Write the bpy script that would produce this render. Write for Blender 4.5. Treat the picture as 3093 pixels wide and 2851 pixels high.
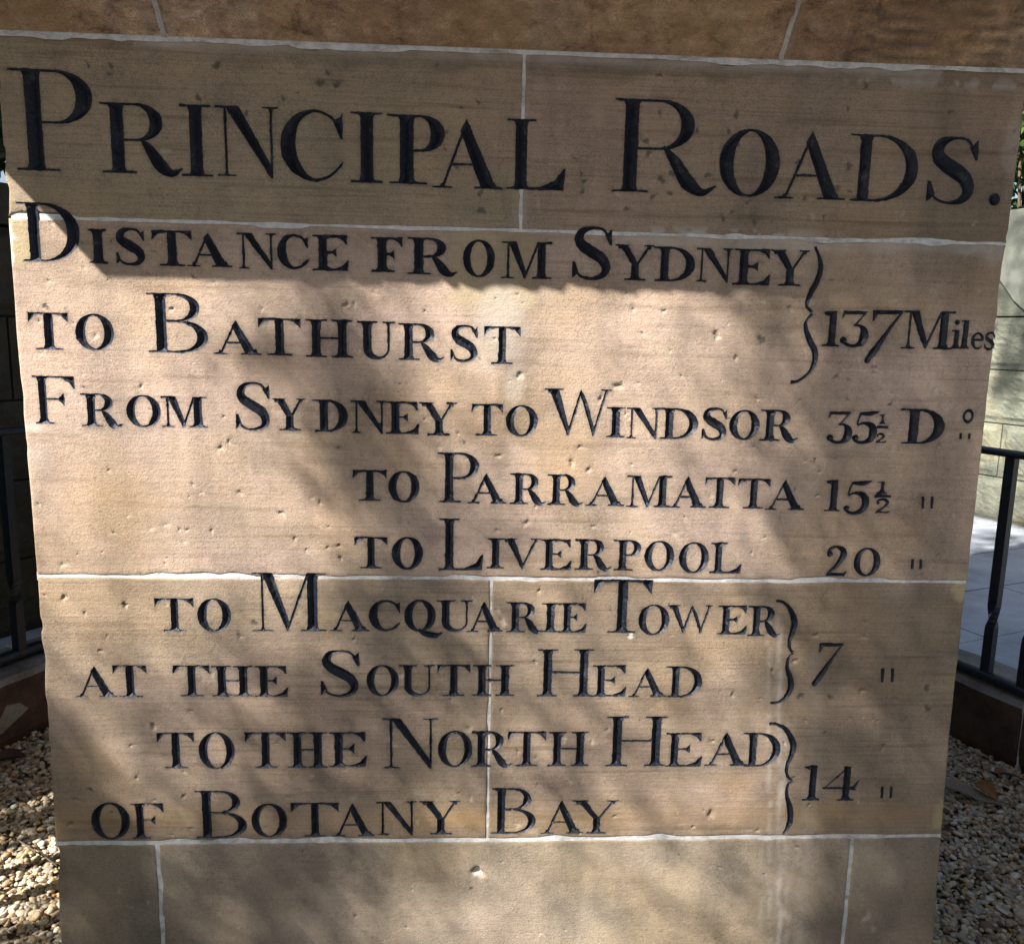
import bpy, math, random
import numpy as np
from mathutils import Vector, Matrix
from mathutils.geometry import delaunay_2d_cdt
random.seed(7); rng = np.random.default_rng(11)
scene = bpy.context.scene
for o in list(bpy.data.objects): bpy.data.objects.remove(o)
COL = scene.collection

# ------------------------------------------------------------------ camera
PW, PH, F = 3093, 2851, 2497.9
EYE = np.array([0.0, -1.10935, 1.25])
def cam_axes():
    y, p, r = np.radians([2.86002949, 9.53205556, 1.21501829])
    fw = np.array([math.sin(y)*math.cos(p), math.cos(y)*math.cos(p), -math.sin(p)])
    rt = np.array([math.cos(y), -math.sin(y), 0.0]); up = np.cross(rt, fw)
    return math.cos(r)*rt+math.sin(r)*up, -math.sin(r)*rt+math.cos(r)*up, fw
RT, UP, FW = cam_axes()
cd = bpy.data.cameras.new('camera'); cam = bpy.data.objects.new('camera', cd); COL.objects.link(cam)
M = Matrix([[RT[i], UP[i], -FW[i], EYE[i]] for i in range(3)]+[[0, 0, 0, 1]])
cam.matrix_world = M
cd.sensor_width = 36; cd.lens = F/PW*36; cd.clip_start = 0.02; cd.clip_end = 2000
scene.camera = cam
# ------------------------------------------------------------------ light
LS = np.array([-1.49, -1.0, 1.63]); LS /= np.linalg.norm(LS)      # direction towards the sun
w = bpy.data.worlds.new('World'); scene.world = w; w.use_nodes = True
nt = w.node_tree; nt.nodes.clear()
sky = nt.nodes.new('ShaderNodeTexSky'); sky.sky_type = 'NISHITA'; sky.sun_disc = False
sky.sun_elevation = math.asin(LS[2]); sky.sun_rotation = math.atan2(LS[0], LS[1]) % (2*math.pi)
sky.air_density = 1.0; sky.dust_density = 2.0; sky.ozone_density = 1.0
bg = nt.nodes.new('ShaderNodeBackground'); bg.inputs[1].default_value = 0.062
ow = nt.nodes.new('ShaderNodeOutputWorld')
nt.links.new(sky.outputs[0], bg.inputs[0]); nt.links.new(bg.outputs[0], ow.inputs[0])
sd_ = bpy.data.lights.new('sun', 'SUN'); sd_.energy = 5.0; sd_.angle = math.radians(0.53); sd_.color = (1.0, 0.94, 0.87)
so = bpy.data.objects.new('sun', sd_); COL.objects.link(so)
so.rotation_mode = 'QUATERNION'; so.rotation_quaternion = Vector(LS).to_track_quat('Z', 'Y')
scene.view_settings.view_transform = 'Standard'; scene.view_settings.look = 'None'
scene.view_settings.exposure = 1.46; scene.view_settings.gamma = 1.0

# ------------------------------------------------------------------ picture measurements -> places in the world
def ray(px, py):
    return (px-PW/2)/F*RT-(py-PH/2)/F*UP+FW
def on_face(px, py, y=0.0):
    d = ray(px, py); t = (y-EYE[1])/d[1]; p = EYE+d*t
    return p[0], p[2]
def on_ground(px, py, z=0.0):
    d = ray(px, py); t = (z-EYE[2])/d[2]; p = EYE+d*t
    return np.array([p[0], p[1], z])
CROPS = {'A': (0, 0, .52369), 'B': (1000, 0, .52369), 'C': (2043, 0, .52369), 'D': (0, 900, .52369), 'E': (1000, 900, .52369),
         'F': (2043, 900, .52369), 'G': (0, 1800, .5688), 'H': (1000, 1800, .5688), 'I': (2043, 1800, .5688)}
def cpx(c, x, y):
    a = CROPS[c]; return a[0]+x*a[2], a[1]+y*a[2]
def cface(c, x, y): return on_face(*cpx(c, x, y))

# ------------------------------------------------------------------ helpers
def tag(o, label=None, cat=None, group=None, kind=None):
    if label: o['label'] = label
    if cat: o['category'] = cat
    if group: o['group'] = group
    if kind: o['kind'] = kind
    return o
def empty(name, loc=(0, 0, 0)):
    o = bpy.data.objects.new(name, None); o.location = loc; COL.objects.link(o); return o
def mesh_data(name, V, Fs, mats, smooth=True, matidx=None, attrs=None):
    me = bpy.data.meshes.new(name)
    V = np.asarray(V, dtype=np.float32)
    if isinstance(Fs, np.ndarray):
        n, k = Fs.shape
        me.vertices.add(len(V)); me.vertices.foreach_set('co', V.ravel())
        me.loops.add(n*k); me.loops.foreach_set('vertex_index', Fs.astype(np.int32).ravel())
        me.polygons.add(n); me.polygons.foreach_set('loop_start', np.arange(0, n*k, k, dtype=np.int32))
        me.polygons.foreach_set('loop_total', np.full(n, k, dtype=np.int32))
        me.update(calc_edges=True)
    else:
        me.from_pydata([tuple(v) for v in V], [], Fs); me.update()
    for m in (mats if isinstance(mats, (list, tuple)) else [mats]): me.materials.append(m)
    if isinstance(smooth, np.ndarray): me.polygons.foreach_set('use_smooth', smooth)
    else: me.polygons.foreach_set('use_smooth', np.full(len(me.polygons), bool(smooth)))
    if matidx is not None: me.polygons.foreach_set('material_index', np.asarray(matidx, dtype=np.int32))
    if attrs:
        for k, a in attrs.items():
            at = me.color_attributes.new(k, 'FLOAT_COLOR', 'POINT')
            at.data.foreach_set('color', np.asarray(a, dtype=np.float32).ravel())
    return me
def obj(name, me, parent=None):
    o = bpy.data.objects.new(name, me); COL.objects.link(o)
    if parent: o.parent = parent
    return o
def box_vf(x0, x1, y0, y1, z0, z1):
    V = [(x0, y0, z0), (x1, y0, z0), (x1, y1, z0), (x0, y1, z0), (x0, y0, z1), (x1, y0, z1), (x1, y1, z1), (x0, y1, z1)]
    Fc = [(0, 3, 2, 1), (4, 5, 6, 7), (0, 1, 5, 4), (1, 2, 6, 5), (2, 3, 7, 6), (3, 0, 4, 7)]
    return V, Fc
def join_vf(parts):
    V = []; Fs = []
    for v, f in parts:
        n = len(V); V += list(v); Fs += [tuple(i+n for i in q) for q in f]
    return V, Fs
# value noise (numpy)
_T = rng.random((256, 256))
def vnoise(x, y, seed=0):
    x = np.asarray(x, float)+seed*17.31; y = np.asarray(y, float)+seed*9.17
    xi = np.floor(x).astype(int); yi = np.floor(y).astype(int); fx = x-xi; fy = y-yi
    fx = fx*fx*(3-2*fx); fy = fy*fy*(3-2*fy)
    a = _T[xi & 255, yi & 255]; b = _T[(xi+1) & 255, yi & 255]; c = _T[xi & 255, (yi+1) & 255]; d = _T[(xi+1) & 255, (yi+1) & 255]
    return (a*(1-fx)+b*fx)*(1-fy)+(c*(1-fx)+d*fx)*fy
def fbm(x, y, seed=0, o=4):
    s = 0; a = .5
    for i in range(o):
        s = s+a*vnoise(np.asarray(x)*2**i, np.asarray(y)*2**i, seed+i); a *= .5
    return s/(1-.5**o)

# ------------------------------------------------------------------ materials
def new_mat(name):
    m = bpy.data.materials.new(name); m.use_nodes = True
    n = m.node_tree; n.nodes.clear()
    out = n.nodes.new('ShaderNodeOutputMaterial'); b = n.nodes.new('ShaderNodeBsdfPrincipled')
    n.links.new(b.outputs[0], out.inputs[0]); return m, n, b
def nd(n, t, **k):
    x = n.nodes.new(t)
    for a, v in k.items(): setattr(x, a, v)
    return x
def coords(n, scale=(1, 1, 1), kind='Object', loc=(0, 0, 0)):
    tc = nd(n, 'ShaderNodeTexCoord'); mp = nd(n, 'ShaderNodeMapping'); mp.inputs['Scale'].default_value = scale; mp.inputs['Location'].default_value = loc
    n.links.new(tc.outputs[kind], mp.inputs[0]); return mp.outputs[0]
def geo_coords(n, scale=(1, 1, 1), loc=(0, 0, 0)):
    tc = nd(n, 'ShaderNodeNewGeometry'); mp = nd(n, 'ShaderNodeMapping'); mp.inputs['Scale'].default_value = scale; mp.inputs['Location'].default_value = loc
    n.links.new(tc.outputs['Position'], mp.inputs[0]); return mp.outputs[0]
def noise(n, co, sc, det=4, rough=.55, dist=0):
    x = nd(n, 'ShaderNodeTexNoise'); x.inputs['Scale'].default_value = sc; x.inputs['Detail'].default_value = det
    x.inputs['Roughness'].default_value = rough; x.inputs['Distortion'].default_value = dist
    n.links.new(co, x.inputs['Vector']); return x.outputs['Fac']
def ramp(n, f, stops):
    r = nd(n, 'ShaderNodeValToRGB'); e = r.color_ramp.elements
    while len(e) < len(stops): e.new(.5)
    for el, (p, c) in zip(e, stops):
        el.position = p; el.color = (*c, 1) if not isinstance(c, (int, float)) else (c, c, c, 1)
    n.links.new(f, r.inputs[0]); return r.outputs[0]
def mix(n, f, a, b, mode='MIX'):
    m = nd(n, 'ShaderNodeMix', data_type='RGBA', blend_type=mode)
    for s, v in ((m.inputs[0], f), (m.inputs[6], a), (m.inputs[7], b)):
        if isinstance(v, (int, float)): s.default_value = v
        elif isinstance(v, tuple): s.default_value = (*v, 1)
        else: n.links.new(v, s)
    return m.outputs[2]
def mth(n, op, a, b=None):
    m = nd(n, 'ShaderNodeMath', operation=op)
    for s, v in ((m.inputs[0], a), (m.inputs[1], b)):
        if v is None: continue
        if isinstance(v, (int, float)): s.default_value = v
        else: n.links.new(v, s)
    return m.outputs[0]
def bump(n, b, h, strength, dist, prev=None):
    x = nd(n, 'ShaderNodeBump'); x.inputs['Strength'].default_value = strength; x.inputs['Distance'].default_value = dist
    n.links.new(h, x.inputs['Height'])
    if prev is not None: n.links.new(prev, x.inputs['Normal'])
    n.links.new(x.outputs[0], b.inputs['Normal']); return x.outputs[0]

def sandstone(name, tones, grime=True, stain_shade_attr=True, bed=1.0, grain=1.0):
    m, n, b = new_mat(name)
    big = noise(n, geo_coords(n, (1.6, 1.6, 2.6)), 2.2, 4, .6, .3)
    bed_a = noise(n, geo_coords(n, (1.1, 1.1, 26)), 3.0, 5, .6, .25)
    bed_b = noise(n, geo_coords(n, (2.0, 2.0, 120), (3, 1, 2)), 3.0, 3, .6)
    c = ramp(n, big, [(.32, tones[0]), (.5, tones[1]), (.68, tones[2])])
    lay = ramp(n, bed_a, [(.30, (.66, .62, .56)), (.46, (1, 1, 1)), (.62, (1.0, .98, .94)), (.75, (1.22, 1.2, 1.16))])
    c = mix(n, .95*bed, c, lay, 'MULTIPLY')
    lay2 = ramp(n, bed_b, [(.3, (.72, .70, .68)), (.55, (1, 1, 1)), (.8, (1.12, 1.12, 1.1))])
    c = mix(n, .60*bed, c, lay2, 'MULTIPLY')
    blot = noise(n, geo_coords(n, (6, 6, 6)), 2.0, 5, .7)
    c = mix(n, .7, c, ramp(n, blot, [(.3, (.66, .66, .68)), (.5, (1, 1, 1)), (.72, (1.20, 1.16, 1.08))]), 'MULTIPLY')
    if grain > 1.5:
        mo = noise(n, geo_coords(n, (1, 1, 1.6), (2, 7, 1)), 26, 6, .75, .4)
        c = mix(n, .9, c, ramp(n, mo, [(.33, (.30, .27, .25)), (.45, (.88, .85, .82)), (.56, (1.08, 1.07, 1.05)), (.68, (1.5, 1.55, 1.6))]), 'MULTIPLY')
    hu = noise(n, geo_coords(n, (1, 1, 1.3), (9, 3, 4)), 3.6, 3, .55, .4)
    c = mix(n, .85, c, ramp(n, hu, [(.36, (1.0, .95, .86)), (.50, (1, 1, 1)), (.64, (1.08, 1.05, 1.10))]), 'MULTIPLY')
    st2 = noise(n, geo_coords(n, (5, 5, 1.2), (1, 4, 2)), 2.0, 4, .6)
    c = mix(n, .75, c, ramp(n, st2, [(.34, (.66, .67, .68)), (.5, (1, 1, 1)), (.7, (1.08, 1.07, 1.06))]), 'MULTIPLY')
    sp = noise(n, geo_coords(n, (1, 1, 1)), 620, 2, .6)
    c = mix(n, .75, c, ramp(n, sp, [(.30, (.45, .43, .42)), (.46, (1, 1, 1)), (.60, (1.0, 1.0, 1.0)), (.72, (1.65, 1.62, 1.55))]), 'MULTIPLY')
    sp2 = noise(n, geo_coords(n, (1, 1, 1), (5, 5, 5)), 150, 3, .7)
    c = mix(n, .5, c, ramp(n, sp2, [(.3, (.62, .60, .60)), (.48, (1, 1, 1)), (.60, (1.03, 1.03, 1.02)), (.74, (1.35, 1.33, 1.28))]), 'MULTIPLY')
    if stain_shade_attr:
        at = nd(n, 'ShaderNodeVertexColor', layer_name='stain_shade'); se = nd(n, 'ShaderNodeSeparateColor'); n.links.new(at.outputs[0], se.inputs[0])
        c = mix(n, mth(n, 'MULTIPLY', se.outputs[1], .85), c, (.085, .078, .068))
        c = mix(n, se.outputs[2], c, (.40, .255, .115))
        c = mix(n, at.outputs[1], c, (.42, .35, .20))
        c = mix(n, se.outputs[0], c, (.60, .57, .52))
    n.links.new(c, b.inputs['Base Color'])
    b.inputs['Roughness'].default_value = .88; b.inputs['Specular IOR Level'].default_value = .25
    g1 = noise(n, geo_coords(n), 330, 3, .65); g2 = noise(n, geo_coords(n, (1, 1, 1.9)), 95, 4, .65)
    p = bump(n, b, g2, .45*grain, .0015); p = bump(n, b, g1, .62*grain, .0010, p)
    if grain > 1.5: p = bump(n, b, noise(n, geo_coords(n, (1, 1, 1.4)), 42, 6, .8, .5), .9, .012, p)
    tl = noise(n, geo_coords(n, (1.5, 1.5, 190)), 4.0, 2, .5)
    bump(n, b, tl, .14*grain, .0009, p)
    return m
M_die = sandstone('die_sandstone', [(.37, .285, .21), (.45, .35, .275), (.50, .39, .315)], bed=.72)
M_die2 = sandstone('buff_sandstone', [(.29, .245, .175), (.35, .285, .195), (.37, .28, .205)])
M_low = sandstone('brown_sandstone', [(.28, .222, .168), (.35, .275, .205), (.40, .32, .25)])
M_topr = sandstone('pink_brown_sandstone', [(.31, .25, .19), (.36, .28, .20), (.41, .31, .235)])
M_base = sandstone('base_sandstone', [(.27, .228, .175), (.35, .292, .222), (.39, .33, .26)], bed=.25)
M_cove = sandstone('cornice_sandstone', [(.40, .26, .155), (.58, .40, .25), (.58, .49, .39)], bed=.35, grain=2.0)

def stone_simple(name, stops, sc=9, bsc=120, bd=.003, rough=.9, bs=.6, extra=None):
    m, n, b = new_mat(name)
    f = noise(n, geo_coords(n), sc, 6, .65); c = ramp(n, f, stops)
    g = noise(n, geo_coords(n), bsc, 4, .7)
    c = mix(n, .6, c, ramp(n, g, [(.3, (.7, .7, .7)), (.6, (1.1, 1.1, 1.1))]), 'MULTIPLY')
    if extra: c = extra(n, c)
    n.links.new(c, b.inputs['Base Color']); b.inputs['Roughness'].default_value = rough; b.inputs['Specular IOR Level'].default_value = .3
    bump(n, b, g, bs, bd); return m
m, n, b = new_mat('lime_mortar'); M_mortar = m
f = noise(n, geo_coords(n), 60, 4, .7)
c = ramp(n, f, [(.3, (.44, .44, .44)), (.6, (.70, .70, .70))])
c = mix(n, ramp(n, noise(n, geo_coords(n, (1, 1, 3), (3, 3, 3)), 13, 5, .75), [(.55, 0.), (.66, .7)]), c, (.24, .20, .16)); n.links.new(c, b.inputs['Base Color'])
b.inputs['Roughness'].default_value = .9; bump(n, b, noise(n, geo_coords(n), 300, 3), .6, .001)

M_cmortar = stone_simple('weathered_mortar', [(.35, (.30, .25, .20)), (.6, (.48, .45, .41))], 20, 200, .002)
m, n, b = new_mat('black_letter_paint'); M_paint = m
f = noise(n, geo_coords(n), 230, 4, .7); g = noise(n, geo_coords(n, (1, 1, 1), (4, 2, 1)), 55, 4, .7)
c = ramp(n, f, [(.35, (.005, .007, .012)), (.58, (.010, .013, .022)), (.74, (.032, .037, .055)), (.88, (.16, .14, .12))])
c = mix(n, ramp(n, g, [(.56, 0.), (.72, .65)]), c, (.085, .09, .11))
n.links.new(c, b.inputs['Base Color']); b.inputs['Roughness'].default_value = .52; b.inputs['Specular IOR Level'].default_value = .5
b.inputs['Specular Tint'].default_value = (.86, .90, 1.0, 1)
bump(n, b, noise(n, geo_coords(n), 260, 3, .7), .4, .0010)

m, n, b = new_mat('black_iron_paint'); M_iron = m
f = noise(n, coords(n, kind='Object'), 60, 4, .7)
n.links.new(ramp(n, f, [(.4, (.010, .014, .024)), (.7, (.02, .026, .04)), (.85, (.05, .055, .06))]), b.inputs['Base Color'])
b.inputs['Roughness'].default_value = .42; bump(n, b, noise(n, coords(n), 90, 4), .5, .002)

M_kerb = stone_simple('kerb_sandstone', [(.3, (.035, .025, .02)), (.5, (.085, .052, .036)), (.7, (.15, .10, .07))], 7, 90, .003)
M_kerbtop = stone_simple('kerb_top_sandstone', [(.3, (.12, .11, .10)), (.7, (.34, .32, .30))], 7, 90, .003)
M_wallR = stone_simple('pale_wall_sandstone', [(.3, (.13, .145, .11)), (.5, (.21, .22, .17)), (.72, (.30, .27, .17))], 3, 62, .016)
M_wallL = stone_simple('dark_wall_sandstone', [(.3, (.035, .036, .026)), (.6, (.075, .07, .052)), (.8, (.11, .10, .07))], 4, 60, .006)  # dark mottled tone all over the left wall
M_wallLj = stone_simple('dark_joint', [(.3, (.012, .012, .01)), (.7, (.03, .03, .024))], 4, 60, .003)
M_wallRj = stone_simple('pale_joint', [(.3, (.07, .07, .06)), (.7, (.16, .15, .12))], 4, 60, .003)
M_core = stone_simple('core_stone', [(.3, (.1, .08, .06)), (.7, (.2, .15, .1))])
M_pave = stone_simple('grey_paving_stone', [(.3, (.30, .33, .38)), (.5, (.45, .48, .54)), (.7, (.55, .58, .63))], 4, 160, .001, .75, .3)
M_earth = stone_simple('brown_soil', [(.3, (.05, .035, .022)), (.7, (.12, .085, .055))], 14, 120, .006)
M_leafy = None
def leaf_mat(name, stops, trans=.35, rough=.5):
    m = bpy.data.materials.new(name); m.use_nodes = True; n = m.node_tree; n.nodes.clear()
    out = nd(n, 'ShaderNodeOutputMaterial'); b = nd(n, 'ShaderNodeBsdfPrincipled'); t = nd(n, 'ShaderNodeBsdfTranslucent'); mx = nd(n, 'ShaderNodeMixShader')
    c = ramp(n, noise(n, geo_coords(n), 5, 4, .7), stops)
    n.links.new(c, b.inputs['Base Color']); n.links.new(c, t.inputs[0]); b.inputs['Roughness'].default_value = rough
    mx.inputs[0].default_value = trans; n.links.new(b.outputs[0], mx.inputs[1]); n.links.new(t.outputs[0], mx.inputs[2]); n.links.new(mx.outputs[0], out.inputs[0])
    return m
M_leaf = leaf_mat('green_leaf', [(.3, (.035, .075, .018)), (.5, (.06, .12, .03)), (.7, (.11, .17, .04))])
M_leafd = leaf_mat('dark_green_leaf', [(.3, (.02, .04, .012)), (.7, (.05, .08, .025))], .15)
M_dead = leaf_mat('dry_leaf', [(.3, (.20, .13, .08)), (.5, (.34, .26, .19)), (.7, (.42, .35, .28))], .1, .7)
M_deado = leaf_mat('orange_dry_leaf', [(.3, (.22, .09, .03)), (.7, (.42, .22, .09))], .1, .7)
M_deadd = leaf_mat('dark_dry_leaf', [(.3, (.05, .025, .02)), (.7, (.13, .07, .05))], .05, .7)
M_bark = stone_simple('bark', [(.3, (.06, .045, .035)), (.7, (.17, .13, .10))], 8, 40, .02)
M_twig = stone_simple('twig_bark', [(.3, (.06, .045, .035)), (.7, (.15, .11, .08))], 30, 200, .001)
m, n, b = new_mat('pebble'); M_peb = m
at = nd(n, 'ShaderNodeVertexColor', layer_name='col')
c = mix(n, .5, at.outputs[0], ramp(n, noise(n, geo_coords(n), 260, 3, .7), [(.3, (.72, .7, .68)), (.65, (1.12, 1.12, 1.12))]), 'MULTIPLY')
n.links.new(c, b.inputs['Base Color']); b.inputs['Roughness'].default_value = .6; bump(n, b, noise(n, geo_coords(n), 500, 2), .3, .001)

# ------------------------------------------------------------------ ground sheets (setting)
V, Fc = box_vf(-900, 900, -900, 900, -.6, -.02)
tag(obj('ground', mesh_data('ground', V, Fc, M_earth, False)), kind='structure')
RC = np.array([0.10, 0.65]); R_IN, R_OUT = 1.58, 1.86      # the round enclosure
ZP = 0.18
def ring_sheet(name, r0, r1, z, mat, n=96):
    a = np.linspace(0, 2*np.pi, n, endpoint=False)
    V = [(RC[0]+r*math.cos(t), RC[1]+r*math.sin(t), z) for r in (r0, r1) for t in a]
    Fs = [(i, n+i, n+(i+1) % n, (i+1) % n) for i in range(n)]
    return mesh_data(name, V, Fs, mat, False)
tag(obj('pavement_bed', ring_sheet('pavement_bed', R_OUT-.12, 40, ZP-.012, M_earth)), kind='structure')

# paving slabs: each its own piece of the pavement
pav = tag(empty('pavement', (0, 0, ZP)), kind='structure')
ex = np.array([.931, .365]); fx_ = np.array([.365, -.931])
circ = [(RC[0]+(R_OUT-.05)*math.cos(t), RC[1]+(R_OUT-.05)*math.sin(t)) for t in np.linspace(0, 2*np.pi, 120, endpoint=False)]
def slab(e0, e1, f0, f1, dz):
    g = .004
    cs = [ex*e+fx_*f_ for e, f_ in ((e0+g, f0+g), (e1-g, f0+g), (e1-g, f1-g), (e0+g, f1-g))]
    d = [np.hypot(*(c-RC)) for c in cs]; cen = sum(cs)/4
    rad = max(np.hypot(*(c-cen)) for c in cs)
    if np.hypot(*(cen-RC)) > R_OUT+rad:
        top = [tuple(c) for c in cs]; P = top; tris = [(0, 3, 2, 1)]
    else:
        pts = [Vector(c) for c in cs]+[Vector(c) for c in circ]
        ed = [(0, 1), (1, 2), (2, 3), (3, 0)]+[(4+i, 4+(i+1) % 120) for i in range(120)]
        vo, eo, fo, *_ = delaunay_2d_cdt(pts, ed, [], 0, 1e-6)
        B = np.array([ex, fx_]).T
        P = [tuple(v) for v in vo]; tris = []
        for t in fo:
            c = np.mean([P[i] for i in t], axis=0); e_ = c@ex; f_ = c@fx_
            if e0+g < e_ < e1-g and f0+g < f_ < f1-g and np.hypot(*(c-RC)) > R_OUT-.055: tris.append(tuple(t))
        if not tris: return None
        us = sorted({i for t in tris for i in t}); mp = {u: k for k, u in enumerate(us)}
        P = [P[u] for u in us]; tris = [tuple(mp[i] for i in t) for t in tris]
    top = [(p[0], p[1], dz) for p in P]; bot = [(p[0], p[1], dz-.03) for p in P]; k = len(P)
    ec = {}
    for t in tris:
        for i in range(len(t)): ec[(t[i], t[(i+1) % len(t)])] = 1
    Fs = []
    for t in tris:
        a = np.array([top[i] for i in t]); nz = (a[1]-a[0])[0]*(a[2]-a[0])[1]-(a[1]-a[0])[1]*(a[2]-a[0])[0]
        Fs.append(t if nz > 0 else tuple(reversed(t)))
    for (i, j) in ec:
        if (j, i) not in ec: Fs.append((i, j, k+j, k+i))
    return mesh_data('paving_slab', top+bot, Fs, M_pave, False)
row = 0; f0 = -.893-.43*8
while f0 < 5.5:
    e0 = -7+(.33 if row % 2 else 0.0)+3.13-math.floor(3.13/.66)*.66
    while e0 < 6.5:
        cc = ex*(e0+.33)+fx_*(f0+.215)
        if -2.6 < cc[0] < 4.6 and -3.6 < cc[1] < 5.6:
            me = slab(e0, e0+.66, f0, f0+.43, random.uniform(-.0015, .0015))
            if me: obj('paving_slab', me, pav)
        e0 += .66
    f0 += .43; row += 1

# ------------------------------------------------------------------ the obelisk
XL, XR, DEP = -.588, .714, 1.30
Z1, Z2, Z3, Z4 = 1.598, 1.381, .912, .515
def edgeL(z): return np.interp(z, [0, .33, .515, .9, 1.25, 1.6], [-.597, -.592, -.588, -.5855, -.588, -.586])
def edgeR(z): return np.interp(z, [0, .33, .515, .7, .912, 1.2, 1.6], [.735, .7245, .7165, .711, .7115, .7095, .7145])
ob = tag(empty('sandstone_obelisk', (.065, .65, 0)), 'sandstone obelisk pedestal carved with black painted lettering, standing on gravel inside the railing', 'monument')
OO = np.array([.065, .65, 0])

# pits and chips: position in the photograph's zooms, radius mm, kind d(ark) / l(ight chip) / w(hite filling)
PITS = []
def pit(c, L):
    for q in L:
        x, y = q[0], q[1]; r = q[2] if len(q) > 2 else 4; k = q[3] if len(q) > 3 else 'n'
        fx2, fz2 = cface(c, x, y); PITS.append((fx2, fz2, r*.00078, k))
pit('A', [(1250, 378, 6, 'd'), (640, 380, 4, 'd'), (630, 428, 3, 'd'), (1143, 565, 5, 'd'), (1060, 515, 4), (1848, 478, 6, 'd'), (1945, 487, 5, 'd'), (1890, 420, 4, 'd'), (510, 380, 3, 'd'), (1420, 655, 4, 'd'), (950, 875, 6, 'l'), (1755, 718, 3, 'l'), (675, 1430, 3), (485, 1545, 3, 'l'), (295, 1285, 4), (1118, 1600, 3, 'd'), (850, 1585, 4), (1350, 1110, 3, 'l'), (1235, 1630, 4, 'l'), (280, 1620, 3), (1510, 1780, 3), (995, 1780, 3), (135, 1225, 4, 'l')])
pit('B', [(30, 487, 5, 'd'), (1895, 432, 4, 'd'), (612, 377, 3, 'd'), (860, 1115, 5, 'd'), (868, 1215, 6, 'd'), (720, 960, 4, 'd'), (1312, 512, 3, 'l'), (1195, 1172, 4, 'l'), (1445, 1000, 3, 'd'), (1450, 1105, 4, 'd'), (1460, 1045, 4, 'd'), (1905, 1035, 6, 'd'), (1965, 1000, 5, 'd'), (1955, 1115, 4, 'd'), (1855, 1135, 4, 'd'), (1830, 885, 5, 'd'), (1815, 815, 5, 'd'), (1705, 1205, 4, 'd'), (1370, 1228, 2, 'l'), (750, 620, 3, 'd'), (1895, 650, 3, 'd'), (655, 760, 5, 'd'), (1650, 1122, 5, 'l'), (1075, 1700, 3), (950, 1722, 2), (80, 1762, 5), (135, 1755, 4, 'l'), (545, 1795, 2), (250, 1690, 5, 'l'), (1855, 1700, 3, 'l'), (1915, 1800, 3, 'l'), (860, 1625, 3, 'l'), (850, 590, 3, 'd'), (1405, 915, 2, 'd')])
pit('C', [(345, 665, 5, 'd'), (120, 755, 4, 'd'), (303, 760, 4, 'd'), (180, 1010, 5, 'd'), (995, 960, 6, 'd'), (270, 1265, 4, 'd'), (450, 1280, 4, 'd'), (785, 1248, 5, 'l'), (850, 1250, 3, 'd'), (75, 1328, 4, 'd'), (410, 1170, 3, 'd'), (1580, 645, 4, 'd'), (1095, 495, 5, 'd'), (740, 1145, 4, 'd'), (925, 1090, 6, 'd'), (1000, 1105, 3, 'd'), (1715, 1295, 3, 'l'), (1620, 1345, 4), (350, 835, 4, 'd'), (700, 935, 4, 'd'), (1745, 1680, 4, 'l'), (950, 1640, 4, 'l'), (890, 1620, 4), (320, 1222, 3, 'd'), (1950, 755, 3, 'd'), (1955, 868, 3, 'd'), (990, 628, 3, 'd'), (655, 1780, 5), (1300, 1540, 3), (1305, 1240, 3, 'l'), (930, 1265, 3)])
pit('D', [(265, 50, 5, 'd'), (990, 65, 4), (475, 440, 3, 'l'), (815, 510, 4), (625, 995, 3), (1110, 1075, 4), (1165, 1125, 4, 'l'), (1383, 1125, 5), (1845, 1180, 4), (1800, 1155, 4, 'l'), (1625, 1240, 5), (1220, 1343, 4), (1060, 1405, 4, 'l'), (1035, 1335, 3), (960, 1310, 5, 'l'), (1700, 1390, 4), (1320, 830, 4), (1270, 865, 5), (1955, 870, 4), (1290, 685, 3), (360, 1540, 7, 'l'), (370, 1727, 6), (720, 1775, 5), (1960, 1430, 4), (1765, 1455, 3), (1965, 1500, 5), (550, 220, 6, 'l'), (240, 320, 3, 'l'), (455, 605, 3, 'l'), (445, 1480, 2), (965, 1500, 2), (590, 1465, 2), (260, 1715, 3), (1890, 1440, 4), (870, 1330, 4, 'l'), (1895, 1320, 3)])
pit('E', [(85, 40, 5), (130, 40, 5, 'l'), (540, 75, 2), (1745, 65, 3), (1920, 75, 4), (1088, 442, 6), (1095, 458, 5, 'l'), (1030, 478, 3, 'l'), (1660, 508, 8), (1440, 860, 5), (965, 912, 5), (1390, 950, 6), (1485, 993, 5), (1128, 1298, 6), (1510, 1320, 4), (960, 1340, 4), (555, 1368, 3, 'l'), (1975, 1360, 7, 'l'), (735, 780, 3), (40, 1430, 4), (1180, 1205, 3), (1735, 960, 3), (620, 868, 6, 'l'), (1555, 585, 6), (450, 1300, 3), (395, 500, 3), (570, 533, 3, 'l'), (1700, 670, 3), (540, 700, 3), (880, 1080, 3), (1200, 1690, 4), (45, 865, 4), (50, 1500, 3), (255, 485, 3, 'l')])
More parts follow.
